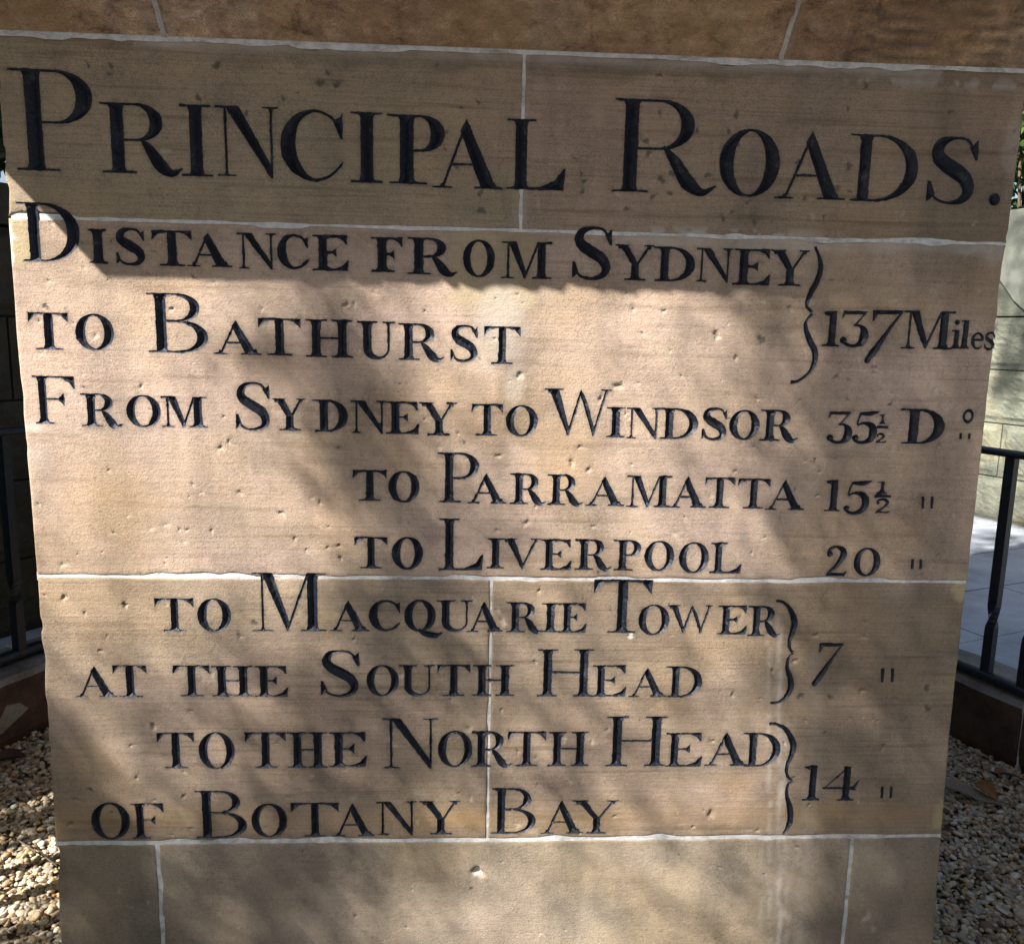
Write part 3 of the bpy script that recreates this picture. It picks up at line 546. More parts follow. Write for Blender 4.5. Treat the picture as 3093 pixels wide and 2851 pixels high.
# letter, zoom, left, right, top, bottom, stem width (all in that zoom's pixels)
TXT = [
 ('P', 'A', 40, 532, 402, 987, 82), ('R', 'A', 583, 1055, 597, 1003, 68), ('I', 'A', 1040, 1222, 605, 1018, 66), ('N', 'A', 1238, 1607, 615, 1020, 72), ('C', 'A', 1618, 1978, 632, 1048, 72),
 ('I', 'B', 115, 298, 648, 1055, 68), ('P', 'B', 322, 657, 664, 1063, 74), ('A', 'B', 582, 990, 685, 1088, 72), ('L', 'B', 1015, 1352, 690, 1095, 64), ('R', 'B', 1630, 2219, 577, 1113, 76),
 ('O', 'C', 247, 597, 745, 1138, 76), ('A', 'C', 562, 972, 755, 1150, 72), ('D', 'C', 1007, 1395, 778, 1165, 64), ('S', 'C', 1455, 1735, 788, 1180, 72), ('.', 'C', 1802, 1868, 1115, 1188, 60),
 ('D', 'A', 90, 458, 1170, 1512, 58), ('I', 'A', 510, 620, 1322, 1520, 50), ('S', 'A', 668, 838, 1318, 1530, 44), ('T', 'A', 872, 1103, 1330, 1535, 48), ('A', 'A', 1080, 1340, 1342, 1540, 54), ('N', 'A', 1365, 1590, 1345, 1552, 46), ('C', 'A', 1598, 1778, 1350, 1555, 44), ('E', 'A', 1803, 2013, 1357, 1562, 46),
 ('F', 'B', 230, 420, 1370, 1570, 50), ('R', 'B', 440, 727, 1372, 1585, 50), ('O', 'B', 760, 945, 1382, 1600, 40), ('M', 'B', 980, 1270, 1395, 1608, 46), ('S', 'B', 1393, 1622, 1308, 1615, 52), ('Y', 'B', 1640, 1865, 1412, 1618, 42), ('D', 'B', 1860, 2099, 1425, 1625, 46),
 ('N', 'C', 118, 330, 1432, 1628, 46), ('E', 'C', 330, 540, 1437, 1645, 48), ('Y', 'C', 548, 770, 1443, 1650, 46),
 ('T', 'D', 158, 390, 85, 300, 50), ('O', 'D', 435, 658, 92, 305, 50), ('B', 'D', 852, 1200, -26, 318, 58), ('A', 'D', 1232, 1508, 128, 328, 52), ('T', 'D', 1487, 1733, 118, 332, 48), ('H', 'D', 1762, 2035, 125, 343, 48),
 ('U', 'E', 148, 370, 135, 358, 48), ('R', 'E', 388, 652, 148, 360, 46), ('S', 'E', 690, 848, 158, 368, 42), ('T', 'E', 883, 1095, 165, 382, 42),
 ('1', 'F', 845, 948, 75, 280, 42), ('3', 'F', 950, 1105, 75, 282, 46), ('7', 'F', 1088, 1300, 70, 380, 42), ('M', 'F', 1293, 1590, 75, 295, 48), ('i', 'F', 1588, 1648, 130, 294, 30), ('l', 'F', 1638, 1695, 130, 294, 32), ('e', 'F', 1698, 1775, 198, 298, 22), ('s', 'F', 1778, 1838, 200, 298, 20),
 ('F', 'D', 183, 440, 450, 728, 42), ('R', 'D', 468, 710, 552, 743, 44), ('O', 'D', 728, 928, 560, 748, 44), ('M', 'D', 937, 1200, 570, 747, 46), ('S', 'D', 1358, 1560, 487, 765, 46), ('Y', 'D', 1568, 1757, 580, 765, 42), ('D', 'D', 1798, 2007, 587, 772, 46),
 ('N', 'E', 113, 318, 592, 780, 46), ('E', 'E', 315, 508, 598, 785, 46), ('Y', 'E', 508, 725, 603, 793, 44), ('T', 'E', 812, 992, 612, 795, 42), ('O', 'E', 1008, 1192, 618, 800, 44), ('W', 'E', 1233, 1620, 525, 800, 54), ('I', 'E', 1588, 1698, 630, 805, 46), ('N', 'E', 1707, 1905, 633, 812, 46), ('D', 'E', 1890, 2117, 636, 815, 46),
 ('S', 'F', 150, 292, 635, 820, 42), ('O', 'F', 305, 478, 645, 820, 44), ('R', 'F', 483, 697, 645, 825, 46), ('3', 'F', 872, 1010, 655, 838, 44), ('5', 'F', 1018, 1162, 655, 838, 44), ('1', 'F', 1170, 1207, 675, 728, 13), ('2', 'F', 1150, 1208, 783, 835, 13), ('D', 'F', 1297, 1548, 640, 842, 58), ('o', 'F', 1652, 1715, 640, 725, 14),
 ('T', 'E', 125, 320, 992, 1170, 42), ('O', 'E', 330, 510, 997, 1180, 44), ('P', 'E', 615, 852, 892, 1180, 46), ('A', 'E', 785, 1012, 1010, 1185, 44), ('R', 'E', 1032, 1240, 1012, 1190, 42), ('R', 'E', 1247, 1452, 1018, 1195, 42), ('A', 'E', 1467, 1690, 1028, 1200, 46), ('M', 'E', 1700, 1960, 1025, 1207, 44), ('A', 'E', 1950, 2161, 1028, 1210, 44),
 ('T', 'F', 170, 342, 1035, 1212, 42), ('T', 'F', 360, 545, 1042, 1215, 42), ('A', 'F', 510, 735, 1048, 1222, 44), ('1', 'F', 860, 950, 1050, 1230, 42), ('5', 'F', 967, 1120, 1055, 1245, 42), ('1', 'F', 1160, 1218, 1058, 1130, 20), ('2', 'F', 1150, 1238, 1160, 1240, 18),
 ('T', 'E', 135, 325, 1378, 1560, 42), ('O', 'E', 350, 530, 1378, 1567, 46), ('L', 'E', 625, 878, 1272, 1570, 48), ('I', 'E', 900, 997, 1385, 1560, 42), ('V', 'E', 985, 1210, 1387, 1563, 44), ('E', 'E', 1208, 1387, 1392, 1568, 42), ('R', 'E', 1408, 1617, 1392, 1568, 42), ('P', 'E', 1630, 1790, 1395, 1572, 42), ('O', 'E', 1808, 1980, 1400, 1575, 42),
 ('O', 'F', 15, 187, 1408, 1588, 42), ('L', 'F', 197, 375, 1412, 1588, 40), ('2', 'F', 865, 990, 1432, 1603, 38), ('0', 'F', 1022, 1175, 1440, 1605, 38),
 ('T', 'G', 818, 1027, 12, 187, 40), ('O', 'G', 1048, 1227, 12, 190, 44), ('M', 'G', 1345, 1735, -123, 187, 54), ('A', 'H', -10, 205, 22, 187, 46), ('C', 'H', 200, 367, 20, 188, 42), ('Q', 'H', 388, 590, 20, 208, 42), ('U', 'H', 560, 752, 22, 190, 42), ('A', 'H', 720, 912, 30, 190, 42), ('R', 'H', 930, 1122, 32, 193, 40), ('I', 'H', 1117, 1215, 37, 192, 40), ('E', 'H', 1210, 1355, 37, 195, 38), ('T', 'H', 1398, 1708, -86, 195, 54), ('O', 'H', 1632, 1797, 45, 208, 40),
 ('W', 'I', -45, 197, 48, 198, 36), ('E', 'I', 220, 372, 50, 203, 38), ('R', 'I', 380, 552, 52, 212, 38), ('7', 'I', 725, 880, 250, 478, 36),
 ('A', 'G', 402, 625, 370, 537, 46), ('T', 'G', 595, 777, 367, 537, 42), ('T', 'G', 917, 1112, 367, 533, 42), ('H', 'G', 1125, 1345, 370, 533, 44), ('E', 'G', 1352, 1532, 370, 535, 42), ('S', 'G', 1702, 1913, 287, 535, 48),
 ('O', 'H', 188, 360, 365, 532, 40), ('U', 'H', 362, 552, 365, 532, 40), ('T', 'H', 565, 740, 363, 530, 40), ('H', 'H', 752, 972, 365, 530, 42), ('H', 'H', 1097, 1395, 282, 533, 46), ('E', 'H', 1388, 1567, 367, 533, 40), ('A', 'H', 1577, 1780, 380, 535, 42), ('D', 'I', -54, 137, 372, 537, 40),
 ('T', 'G', 830, 1028, 725, 915, 42), ('O', 'G', 1055, 1247, 722, 920, 44), ('T', 'G', 1300, 1517, 722, 912, 42), ('H', 'G', 1528, 1740, 722, 912, 44), ('E', 'H', -10, 190, 722, 907, 44), ('N', 'H', 272, 567, 648, 913, 52), ('O', 'H', 567, 750, 715, 908, 42), ('R', 'H', 748, 962, 718, 905, 42), ('T', 'H', 940, 1143, 718, 902, 42), ('H', 'H', 1152, 1370, 720, 902, 42), ('H', 'H', 1462, 1782, 638, 902, 50), ('E', 'H', 1777, 1968, 725, 905, 42), ('A', 'I', 148, 375, 722, 900, 46), ('D', 'I', 357, 553, 725, 905, 42),
 ('1', 'I', 675, 765, 897, 1085, 40), ('4', 'I', 778, 972, 905, 1085, 40),
 ('O', 'G', 485, 690, 1095, 1292, 44), ('F', 'G', 692, 875, 1100, 1287, 40), ('B', 'G', 1040, 1312, 1033, 1285, 48), ('O', 'G', 1335, 1525, 1100, 1282, 42), ('T', 'G', 1543, 1798, 1097, 1277, 42), ('A', 'H', 5, 235, 1098, 1275, 42), ('N', 'H', 240, 455, 1090, 1268, 42), ('Y', 'H', 470, 685, 1088, 1265, 42), ('B', 'H', 852, 1087, 1018, 1260, 44), ('A', 'H', 1112, 1338, 1082, 1260, 44), ('Y', 'H', 1283, 1530, 1083, 1260, 40),
]
# strokes drawn directly: braces, ditto marks, fraction bars
def st(c, P, W):
    return (c, [cface(c, *p) for p in P], [w_*CROPS[c][2]*.000450 for w_ in W])
STK = []
def brace(c, up, wu, lo, wl):
    a = st(c, up, wu); b_ = st(c, lo, wl); STK.append([a, b_])
dy = 900/.52369
brace('C', [(800, 1424), (822, 1478), (833, 1545), (812, 1620), (775, 1690), (752, 1755), (762, 1782), (785, 1803)], [5, 18, 30, 34, 32, 20, 12, 6],
      [(783, 1812), (752, 1850), (745, 1890), (768, 1960), (800, 2030), (793, 2100), (760, 2155), (700, 2198), (658, 2205)], [6, 16, 24, 36, 36, 28, 18, 10, 5])
brace('I', [(530, 24), (570, 34), (605, 72), (627, 135), (615, 195), (600, 245), (606, 285), (624, 301)], [5, 14, 26, 38, 30, 20, 14, 5],
      [(622, 305), (597, 330), (589, 385), (606, 440), (605, 490), (580, 538), (540, 563), (498, 567)], [5, 14, 22, 32, 34, 26, 14, 5])
brace('I', [(492, 677), (535, 681), (585, 712), (620, 785), (608, 850), (586, 905), (590, 955), (618, 980)], [5, 14, 26, 38, 30, 20, 14, 5],
      [(616, 984), (592, 1005), (586, 1060), (602, 1120), (605, 1180), (590, 1230), (568, 1262)], [5, 14, 22, 36, 36, 26, 10])
for c, xs, y0, y1, w_ in (('F', (1640, 1690), 780, 814, 13), ('F', (1422, 1475), 1145, 1215, 13), ('F', (1362, 1410), 1506, 1563, 12), ('I', (1095, 1148), 383, 457, 17), ('I', (1093, 1140), 1010, 1074, 13)):
    for x in xs: STK.append([st(c, [(x+1, y0), (x, (y0+y1)/2), (x-2, y1)], [w_*.8, w_*1.1, w_*.7])])
STK.append([st('F', [(1155, 744), (1190, 745), (1222, 746)], [6, 7, 6])]); STK.append([st('F', [(1143, 1142), (1190, 1143), (1240, 1144)], [8, 9, 8])])

def sd_poly(P, X, Y):
    P = np.array(P); n_ = len(P); d2 = np.full(X.shape, 1e9); inside = np.zeros(X.shape, bool)
    for i in range(n_):
        ax, ay = P[i-1]; bx, by = P[i]; ex_, ey_ = bx-ax, by-ay; L = ex_*ex_+ey_*ey_+1e-16
        t = np.clip(((X-ax)*ex_+(Y-ay)*ey_)/L, 0, 1); dx = X-ax-t*ex_; dy_ = Y-ay-t*ey_
        np.minimum(d2, dx*dx+dy_*dy_, out=d2)
        if ay != by:
            c_ = ((ay > Y) != (by > Y)) & (X < (bx-ax)*(Y-ay)/(by-ay)+ax); inside ^= c_
    d = np.sqrt(d2); return np.where(inside, -d, d)
def contours(S, x0, z0, h):
    """marching squares -> closed loops"""
    S = np.where(S == 0, 1e-7, S); nz, nx = S.shape; neg = S < 0
    code = neg[:-1, :-1]*1+neg[:-1, 1:]*2+neg[1:, 1:]*4+neg[1:, :-1]*8
    js, is_ = np.where((code > 0) & (code < 15)); nxt = {}
    def pt(e):
        k, j, i = e
        if k == 0: a, b_ = S[j, i], S[j, i+1]; t = a/(a-b_); return (x0+(i+t)*h, z0+j*h)
        a, b_ = S[j, i], S[j+1, i]; t = a/(a-b_); return (x0+i*h, z0+(j+t)*h)
    TB = {1: [('L', 'B')], 2: [('B', 'R')], 3: [('L', 'R')], 4: [('R', 'T')], 6: [('B', 'T')], 7: [('L', 'T')], 8: [('T', 'L')], 9: [('T', 'B')], 11: [('T', 'R')], 12: [('R', 'L')], 13: [('R', 'B')], 14: [('B', 'L')], 5: [('L', 'B'), ('R', 'T')], 10: [('B', 'R'), ('T', 'L')]}
    for j, i in zip(js.tolist(), is_.tolist()):
        E_ = {'B': (0, j, i), 'T': (0, j+1, i), 'L': (1, j, i), 'R': (1, j, i+1)}
        for a, b_ in TB[int(code[j, i])]: nxt[E_[a]] = E_[b_]
    loops = []
    while nxt:
        s0 = next(iter(nxt)); L = []; e = s0
        while e in nxt:
            L.append(pt(e)); e = nxt.pop(e)
        if len(L) > 6: loops.append(L)
    return loops
def simplify(L, tol):
    P = np.array(L); n_ = len(P)
    i0 = 0; i1 = int(np.argmax(np.hypot(*(P-P[0]).T))); keep = {i0, i1}
    def rec(a, b_):
        if b_-a < 2: return
        A = P[a]; B = P[b_ % n_]; d = B-A; L_ = np.hypot(*d)+1e-12; Q = P[a+1:b_]-A
        e = abs(Q[:, 0]*d[1]-Q[:, 1]*d[0])/L_; k = int(np.argmax(e))
        if e[k] > tol or b_-a > 14: k = k+a+1 if e[k] > tol else (a+b_)//2; keep.add(k); rec(a, k); rec(k, b_)
    rec(i0, i1); rec(i1, n_)
    return P[sorted(keep)]
class Glyph: pass
GL = []
HG = .00062
def make_glyph(shapes, name='letter'):
    """shapes already in face coordinates (x, z)"""
    allp = np.vstack([np.vstack([s[1]]) for s in shapes]); m_ = .0025
    x0, z0 = allp.min(0)-m_; x1, z1 = allp.max(0)+m_
    nx = int((x1-x0)/HG)+2; nz = int((z1-z0)/HG)+2
    X, Z = np.meshgrid(x0+np.arange(nx)*HG, z0+np.arange(nz)*HG)
    S = np.full(X.shape, 1e3)
    for s in shapes:
        P = np.array(s[1]); a = P.min(0); b_ = P.max(0); mm = .012
        i0 = max(0, int((a[0]-mm-x0)/HG)); i1 = min(nx, int((b_[0]+mm-x0)/HG)+2); j0 = max(0, int((a[1]-mm-z0)/HG)); j1 = min(nz, int((b_[1]+mm-z0)/HG)+2)
        sx, sz = X[j0:j1, i0:i1], Z[j0:j1, i0:i1]
        d = sd_poly(s[1], sx, sz)
        if s[0] == 'ring': d = np.maximum(d, -sd_poly(s[2], sx, sz))
        S[j0:j1, i0:i1] = np.minimum(S[j0:j1, i0:i1], d)
    S = S+(fbm(X*330, Z*330, 3, 2)-.5)*.00095-np.clip(fbm(X*95, Z*95, 6, 3)-.62, 0, 1)*.0045*(S < .0012)
    S[0, :] = S[-1, :] = .002; S[:, 0] = S[:, -1] = .002
    g_ = Glyph(); g_.S = S; g_.x0 = x0; g_.z0 = z0; g_.loops = [simplify(L, .00010) for L in contours(S, x0, z0, HG)]
    g_.x1 = x0+(nx-1)*HG; g_.z1 = z0+(nz-1)*HG; g_.name = name
    return g_
for ch, c, xa, xb, yt, yb, sw in TXT:
    xm = (xa+xb)/2; _, zt = cface(c, xm, yt); _, zb = cface(c, xm, yb)
    hl, hr = EXT.get(ch, (.5, .5)) if ch != 'A' else (0, 0)
    xl, _ = cface(c, xa, yb+(yt-yb)*hl); xr, _ = cface(c, xb, yb+(yt-yb)*hr)
    Hh = zt-zb; s_m = sw*CROPS[c][2]*.000450
    t_m = .0030 if Hh > .05 else .0027
    if sw < 25: t_m = min(t_m, s_m*.8)
    sh = G(ch, (xr-xl)/Hh, s_m/Hh, t_m/Hh)
    tr = lambda P: [(xl+p[0]*Hh, zb+p[1]*Hh) for p in P]
    GL.append(make_glyph([tuple([s[0]]+[tr(q) for q in s[1:]]) for s in sh]))
for grp in STK:
    GL.append(make_glyph([stroke(P, W, 8) for _, P, W in grp], 'letter_mark'))

def in_loops(loops, x, z):
    ins = np.zeros(x.shape, bool)
    for P in loops:
        n_ = len(P)
        for i in range(n_):
            ax, ay = P[i-1]; bx, by = P[i]
            if ay != by: ins ^= ((ay > z) != (by > z)) & (x < (bx-ax)*(z-ay)/(by-ay)+ax)
    return ins
# face relief: how far behind the plane y=0 the stone lies at (x, z)
def undul(x, z):
    return (fbm(x*9, z*9, 5, 3)-.5)*.0016+(fbm(x*45, z*60, 8, 3)-.5)*.0007
def dist_outline(P, x, z):
    d2 = np.full(x.shape, 1.0); Q = np.roll(P, 1, axis=0)
    # only segments near each border matter: coarse then exact on the subset
    x0, x1, z0, z1 = P[:, 0].min(), P[:, 0].max(), P[:, 1].min(), P[:, 1].max()
    sel = np.where((x < x0+.02) | (x > x1-.02) | (z < z0+.02) | (z > z1-.02))[0]
    if len(sel):
        xs, zs = x[sel], z[sel]; dd = np.full(xs.shape, 1.0)
        for a, b_ in zip(Q, P):
            e = b_-a; L = e@e+1e-16; t = np.clip(((xs-a[0])*e[0]+(zs-a[1])*e[1])/L, 0, 1)
            np.minimum(dd, np.hypot(xs-a[0]-t*e[0], zs-a[1]-t*e[1]), out=dd)
        d2[sel] = dd
    return d2
def relief(x, z, P=None):
    y = undul(x, z); dep, li, da, wh = near_pits(x, z); y = y+dep
    if P is not None:
        d = dist_outline(P, x, z); r = .0013+.0016*fbm(x*30, z*30, 12, 2)
        q = np.clip(1-d/r, 0, 1); y = y+q*q*.0018
    return y, li, da, wh

# stains with a shape of their own (real marks, plus some shade painted in as grey)
def blob(x, z, c, px, py, rx, rz, soft=.5, wob=.35, seed=0):
    cx, cz = cface(c, px, py); rx *= CROPS[c][2]*.00045; rz *= CROPS[c][2]*.00045
    q = np.hypot((x-cx)/rx, (z-cz)/rz)*(1+wob*(fbm(x*28+seed, z*28, 20+seed, 3)-.5)*2)
    return np.clip((1-q)/soft+.0, 0, 1)
def stains_and_shade(x, z):
    n1 = fbm(x*60, z*60, 31, 3); n2 = fbm(x*14, z*14, 33, 3)
    R_ = np.zeros_like(x); G_ = np.zeros_like(x); B_ = np.zeros_like(x); A_ = np.zeros_like(x)
    # grey weathering band under the top joint, scalloped lower edge
    edge = Z1-.012-.022*fbm(x*12, x*0+1, 40, 3)*1.0-.008*np.sin(x*30+2*fbm(x*6, x*0, 41, 2)*6)**2
    G_ = np.maximum(G_, np.clip((z-edge)/.006, 0, 1)*(z < Z1+.01)*(z > Z2+.05)*(.25+.35*n1)*np.clip((x+.45)/.25, .4, 1))
    # grey-lime rim round the first joint
    R_ = np.maximum(R_, np.clip(1-abs(z-Z1+.006)/.010, 0, 1)*.35*n1*2*(x > -.42)*(x < .60)*(z > Z2))
    R_ = np.maximum(R_, np.clip(1-abs(z-(Z1-.018))/.009, 0, 1)*np.clip((x-.35)/.2, 0, 1)*.45*(n1 > .48))
    # lime smear below second joint on the right and around the joint left of it
    lim = np.clip((z-(Z2-.014-.010*fbm(x*16, x*0, 44, 3)))/.005, 0, 1)*(z < Z2)
    R_ = np.maximum(R_, lim*np.clip((x-.17)/.05, 0, 1)*.42*np.clip(n1*1.4, 0, 1))
    R_ = np.maximum(R_, np.clip(1-abs(z-Z2-.004)/.010, 0, 1)*np.clip((x-.17)/.05, 0, 1)*np.clip((.5-x)/.1, 0, 1)*.5*(n1 > .5))
    R_ = np.maximum(R_, .30*np.clip(1-abs(x-.060)/(.010+.018*np.clip((Z2+.03-z)/.03, 0, 1)), 0, 1)*(z > Z2-.006)*(z < 1.54)*n1*1.6)
    G_ = np.maximum(G_, .30*blob(x, z, 'C', 1500, 1455, 330, 32, .5, .4, 2))
    # pale green-grey patch round the O and M of FROM
    xa, za = cface('B', 940, 1480); A_ = np.maximum(A_, .40*np.clip((.062-abs(x-xa))/.010, 0, 1)*np.clip((.072-abs(z-za))/.010, 0, 1)*(z < Z2))
    # yellow-white scaled skin at the left edge by the D
    A_ = np.maximum(A_, .75*blob(x, z, 'A', 100, 1400, 75, 175, .3, .4, 3)*(z < Z2))
    R_ = np.maximum(R_, .85*(blob(x, z, 'A', 62, 1420, 35, 160, .5, .8, 4) > .35)*(n1 > .36)*(z < Z2))
    R_ = np.maximum(R_, .55*blob(x, z, 'D', 190, 745, 75, 45, .5, .8, 5)); R_ = np.maximum(R_, .22*blob(x, z, 'D', 210, 900, 90, 120, .8, .5, 6))
    # pinkish pale soft-edged patch under ST of BATHURST
    R_ = np.maximum(R_, .30*blob(x, z, 'E', 960, 120, 190, 290, .5, .5, 7)); R_ = np.maximum(R_, .22*blob(x, z, 'E', 1060, 490, 80, 150, .5, .5, 8))
    # repaired corner patches on the right arris
    A_ = np.maximum(A_, .8*(blob(x, z, 'F', 1640, 1690, 52, 85, .4, .5, 9) > .3)*(z < Z3)); A_ = np.maximum(A_, .5*(blob(x, z, 'F', 1650, 1600, 50, 40, .4, .5, 9) > .3)*(z > Z3))
    A_ = np.maximum(A_, .8*(blob(x, z, 'I', 1400, 1160, 32, 80, .4, .6, 10) > .3))
    R_ = np.maximum(R_, .22*blob(x, z, 'C', 1935, 870, 75, 200, .4, .5, 11)); R_ = np.maximum(R_, .20*blob(x, z, 'C', 1850, 1480, 110, 60, .4, .5, 12))
    # ochre flush low on the third course, pale beds upper left of it
    band = np.clip(1-abs(z-(Z4+.035))/.035, 0, 1)*(.35+.5*n2); B_ = np.maximum(B_, band*.55*(z > Z4))
    B_ = np.maximum(B_, .55*blob(x, z, 'H', 700, 1180, 190, 70, .4, .5, 13)); B_ = np.maximum(B_, .35*blob(x, z, 'I', 330, 1000, 130, 90, .8, .4, 14))
    B_ = np.maximum(B_, .30*blob(x, z, 'E', 1350, 960, 330, 330, .9, .3, 15)); B_ = np.maximum(B_, .26*blob(x, z, 'D', 650, 1150, 330, 420, .9, .3, 21))
    lam = (vnoise(x*3, z*420, 50) > .62)*np.clip(1-abs(x+.22)/.26, 0, 1)*np.clip((z-.80)/.03, 0, 1)*(z < Z3)*np.clip((.0283-x)/.02, 0, 1)
    A_ = np.maximum(A_, .75*lam*np.clip(n2*1.8-.35, 0, 1))
    lam2 = (vnoise(x*3, z*300, 52) > .7)*np.clip(1-abs(z-.735)/.02, 0, 1)*np.clip(1-abs(x+.2)/.2, 0, 1)
    A_ = np.maximum(A_, .7*lam2)
    G_ = np.maximum(G_, .30*np.clip(1-abs(x+.06)/.11, 0, 1)*np.clip((z-.86)/.02, 0, 1)*(z < Z3))
    # greyed right of the third course and base ends: their shade painted in
    G_ = np.maximum(G_, .28*np.clip((x-.42)/.2, 0, 1)*(z < Z3)*(z > Z4)*n2*1.6); G_ = np.maximum(G_, .34*np.clip((x-.585)/.03, 0, 1)*(z < Z4)*(.6+.4*n2)); G_ = np.maximum(G_, .30*np.clip((-.445-x)/.02, 0, 1)*(z < Z4))
    G_ = np.maximum(G_, .22*np.clip((x-.25)/.2, 0, 1)*(z > Z2)*n2*1.4)
    # lime runs down from the braces
    for px, wd, st_, y0, y1 in ((2322, .0022, .45, 1800, 2860), (2352, .0035, .55, 1830, 2860), (2372, .0022, .45, 2180, 2860), (2412, .0016, .4, 2520, 2860), (2298, .0018, .3, 2500, 2800), (2436, .006, .22, 2370, 2560), (2466, .010, .16, 1950, 2250)):
        xa, za = on_face(px, y0); xb2, zb2 = on_face(px+2, y1)
        xx = np.interp(z, [zb2, za], [xb2, xa])+.0028*(fbm(z*22, z*0+px, 60, 3)-.5)*2
        R_ = np.maximum(R_, st_*np.clip(1.4-abs(x-xx)/wd, 0, 1)*np.clip((za-z)/.02, 0, 1)*(.4+.6*fbm(x*90, z*18, 61, 2)))
    cc = np.hypot(*(np.array([x, z])-np.array(cface('F', 8, 245))[:, None]))
    R_ = np.maximum(R_, .22*np.clip(1-abs(cc-.020)/.0022, 0, 1)*(n2 > .45))
    return R_, G_, B_, A_

face_grid = None
def face_mesh(name, outline, mat, parent, back=.30, mortar=False):
    bb0, bb1 = outline.min(0), outline.max(0)
    step = .0062
    nx = int((bb1[0]-bb0[0])/step); nz = int((bb1[1]-bb0[1])/step)
    zmin_vis = .30
    gx, gz = np.meshgrid(np.linspace(bb0[0], bb1[0], nx+2)[1:-1], np.linspace(bb0[1], bb1[1], nz+2)[1:-1]) if nz > 1 else (np.zeros((0, 0)), np.zeros((0, 0)))
    gx = (gx+(rng.random(gx.shape)-.5)*step*.5).ravel(); gz = (gz+(rng.random(gz.shape)-.5)*step*.5).ravel()
    k = (gz > zmin_vis) | (rng.random(gz.shape) < .1); gx, gz = gx[k], gz[k]
    ptx, ptz = [gx], [gz]
    for off in (.0010, .0024):      # rows just inside the arris, to round it
        Q = np.roll(outline, -1, axis=0)-np.roll(outline, 1, axis=0); Q /= np.linalg.norm(Q, axis=1)[:, None]+1e-12
        Nn = np.c_[-Q[:, 1], Q[:, 0]]; P = outline+Nn*off; ptx.append(P[:, 0]); ptz.append(P[:, 1])
    if not mortar:
        for (px, pz, pr) in PA:
            if bb0[0] < px < bb1[0] and bb0[1] < pz < bb1[1]:
                kk = 5 if pr < .003 else 9
                for fr in (.35, .75, 1.05, 1.4):
                    a = np.linspace(0, 2*np.pi, kk, endpoint=False)+fr; ptx.append(px+pr*fr*np.cos(a)); ptz.append(pz+pr*fr*np.sin(a))
                ptx.append(np.array([px])); ptz.append(np.array([pz]))
    X = np.concatenate(ptx); Z = np.concatenate(ptz)
    ins = in_loops([outline], X, Z) & (dist_outline(outline, X, Z) > .0007)
    gl = [g_ for g_ in GL if g_.x1 > bb0[0] and g_.x0 < bb1[0] and g_.z1 > bb0[1] and g_.z0 < bb1[1]]
    def glyph_sdf(x, z):
        d = np.full(x.shape, 1.0)
        for g_ in gl:
            s = np.where((x > g_.x0) & (x < g_.x1-HG) & (z > g_.z0) & (z < g_.z1-HG))[0]
            if len(s) == 0: continue
            fx = (x[s]-g_.x0)/HG; fz = (z[s]-g_.z0)/HG; i = fx.astype(int); j = fz.astype(int); fx -= i; fz -= j; S = g_.S
            v = (S[j, i]*(1-fx)+S[j, i+1]*fx)*(1-fz)+(S[j+1, i]*(1-fx)+S[j+1, i+1]*fx)*fz
            d[s] = np.minimum(d[s], v)
        return d
    ins &= glyph_sdf(X, Z) > .0007
    X, Z = X[ins], Z[ins]
    verts = [Vector(p) for p in outline]; edges = [(i, (i+1) % len(outline)) for i in range(len(outline))]
    for g_ in gl:
        for L in g_.loops:
            b0 = len(verts); verts += [Vector(p) for p in L]; edges += [(b0+i, b0+(i+1) % len(L)) for i in range(len(L))]
    verts += [Vector(p) for p in zip(X, Z)]
    vo, eo, fo, *_ = delaunay_2d_cdt(verts, edges, [], 0, 1e-7)
    P = np.array([(v[0], v[1]) for v in vo]); T = np.array([t for t in fo if len(t) == 3])
    C_ = P[T].mean(1)
    keep = in_loops([outline], C_[:, 0], C_[:, 1]) & (glyph_sdf(C_[:, 0], C_[:, 1]) > 0)
    # exact test near glyph contours
    near = np.where(abs(glyph_sdf(C_[:, 0], C_[:, 1])) < .0012)[0]
    if len(near):
        cx, cz = C_[near, 0], C_[near, 1]; inn = np.zeros(len(near), bool)
        for g_ in gl:
            s = np.where((cx > g_.x0) & (cx < g_.x1) & (cz > g_.z0) & (cz < g_.z1))[0]
            if len(s): inn[s] |= in_loops(g_.loops, cx[s], cz[s])
        keep[near] = in_loops([outline], cx, cz) & ~inn
    T = T[keep]; us = np.unique(T); mp = np.zeros(len(P), int); mp[us] = np.arange(len(us)); P = P[us]; T = mp[T]
    # orientation: normal towards -y
    a = P[T[:, 1]]-P[T[:, 0]]; b_ = P[T[:, 2]]-P[T[:, 0]]; cr = a[:, 0]*b_[:, 1]-a[:, 1]*b_[:, 0]
    T[cr < 0] = T[cr < 0][:, ::-1]
    x, z = P[:, 0], P[:, 1]
    if mortar:
        y = .0010+undul(x, z)+(fbm(x*70, z*70, 15, 3)-.5)*.0016; li = da = wh = np.zeros_like(x)
    else: y, li, da, wh = relief(x, z, outline)
    V = np.c_[x, y, z]-OO
    # side walls from outline edges only
    E_ = {}
    for t in T.tolist():
        for i in range(3): E_[(t[i], t[(i+1) % 3])] = 1
    be = np.array([(i, j) for (i, j) in E_ if (j, i) not in E_])
    mid = (P[be[:, 0]]+P[be[:, 1]])/2
    be = be[(dist_outline(outline, mid[:, 0], mid[:, 1]) < .0004) & (glyph_sdf(mid[:, 0], mid[:, 1]) > -.0003)]
    ub = np.unique(be); m2 = {u: len(V)+i for i, u in enumerate(ub)}; m3 = {u: len(V)+len(ub)+i for i, u in enumerate(ub)}
    bk = V[ub].copy(); bk[:, 1] = back-OO[1]
    V2 = np.vstack([V, V[ub], bk])
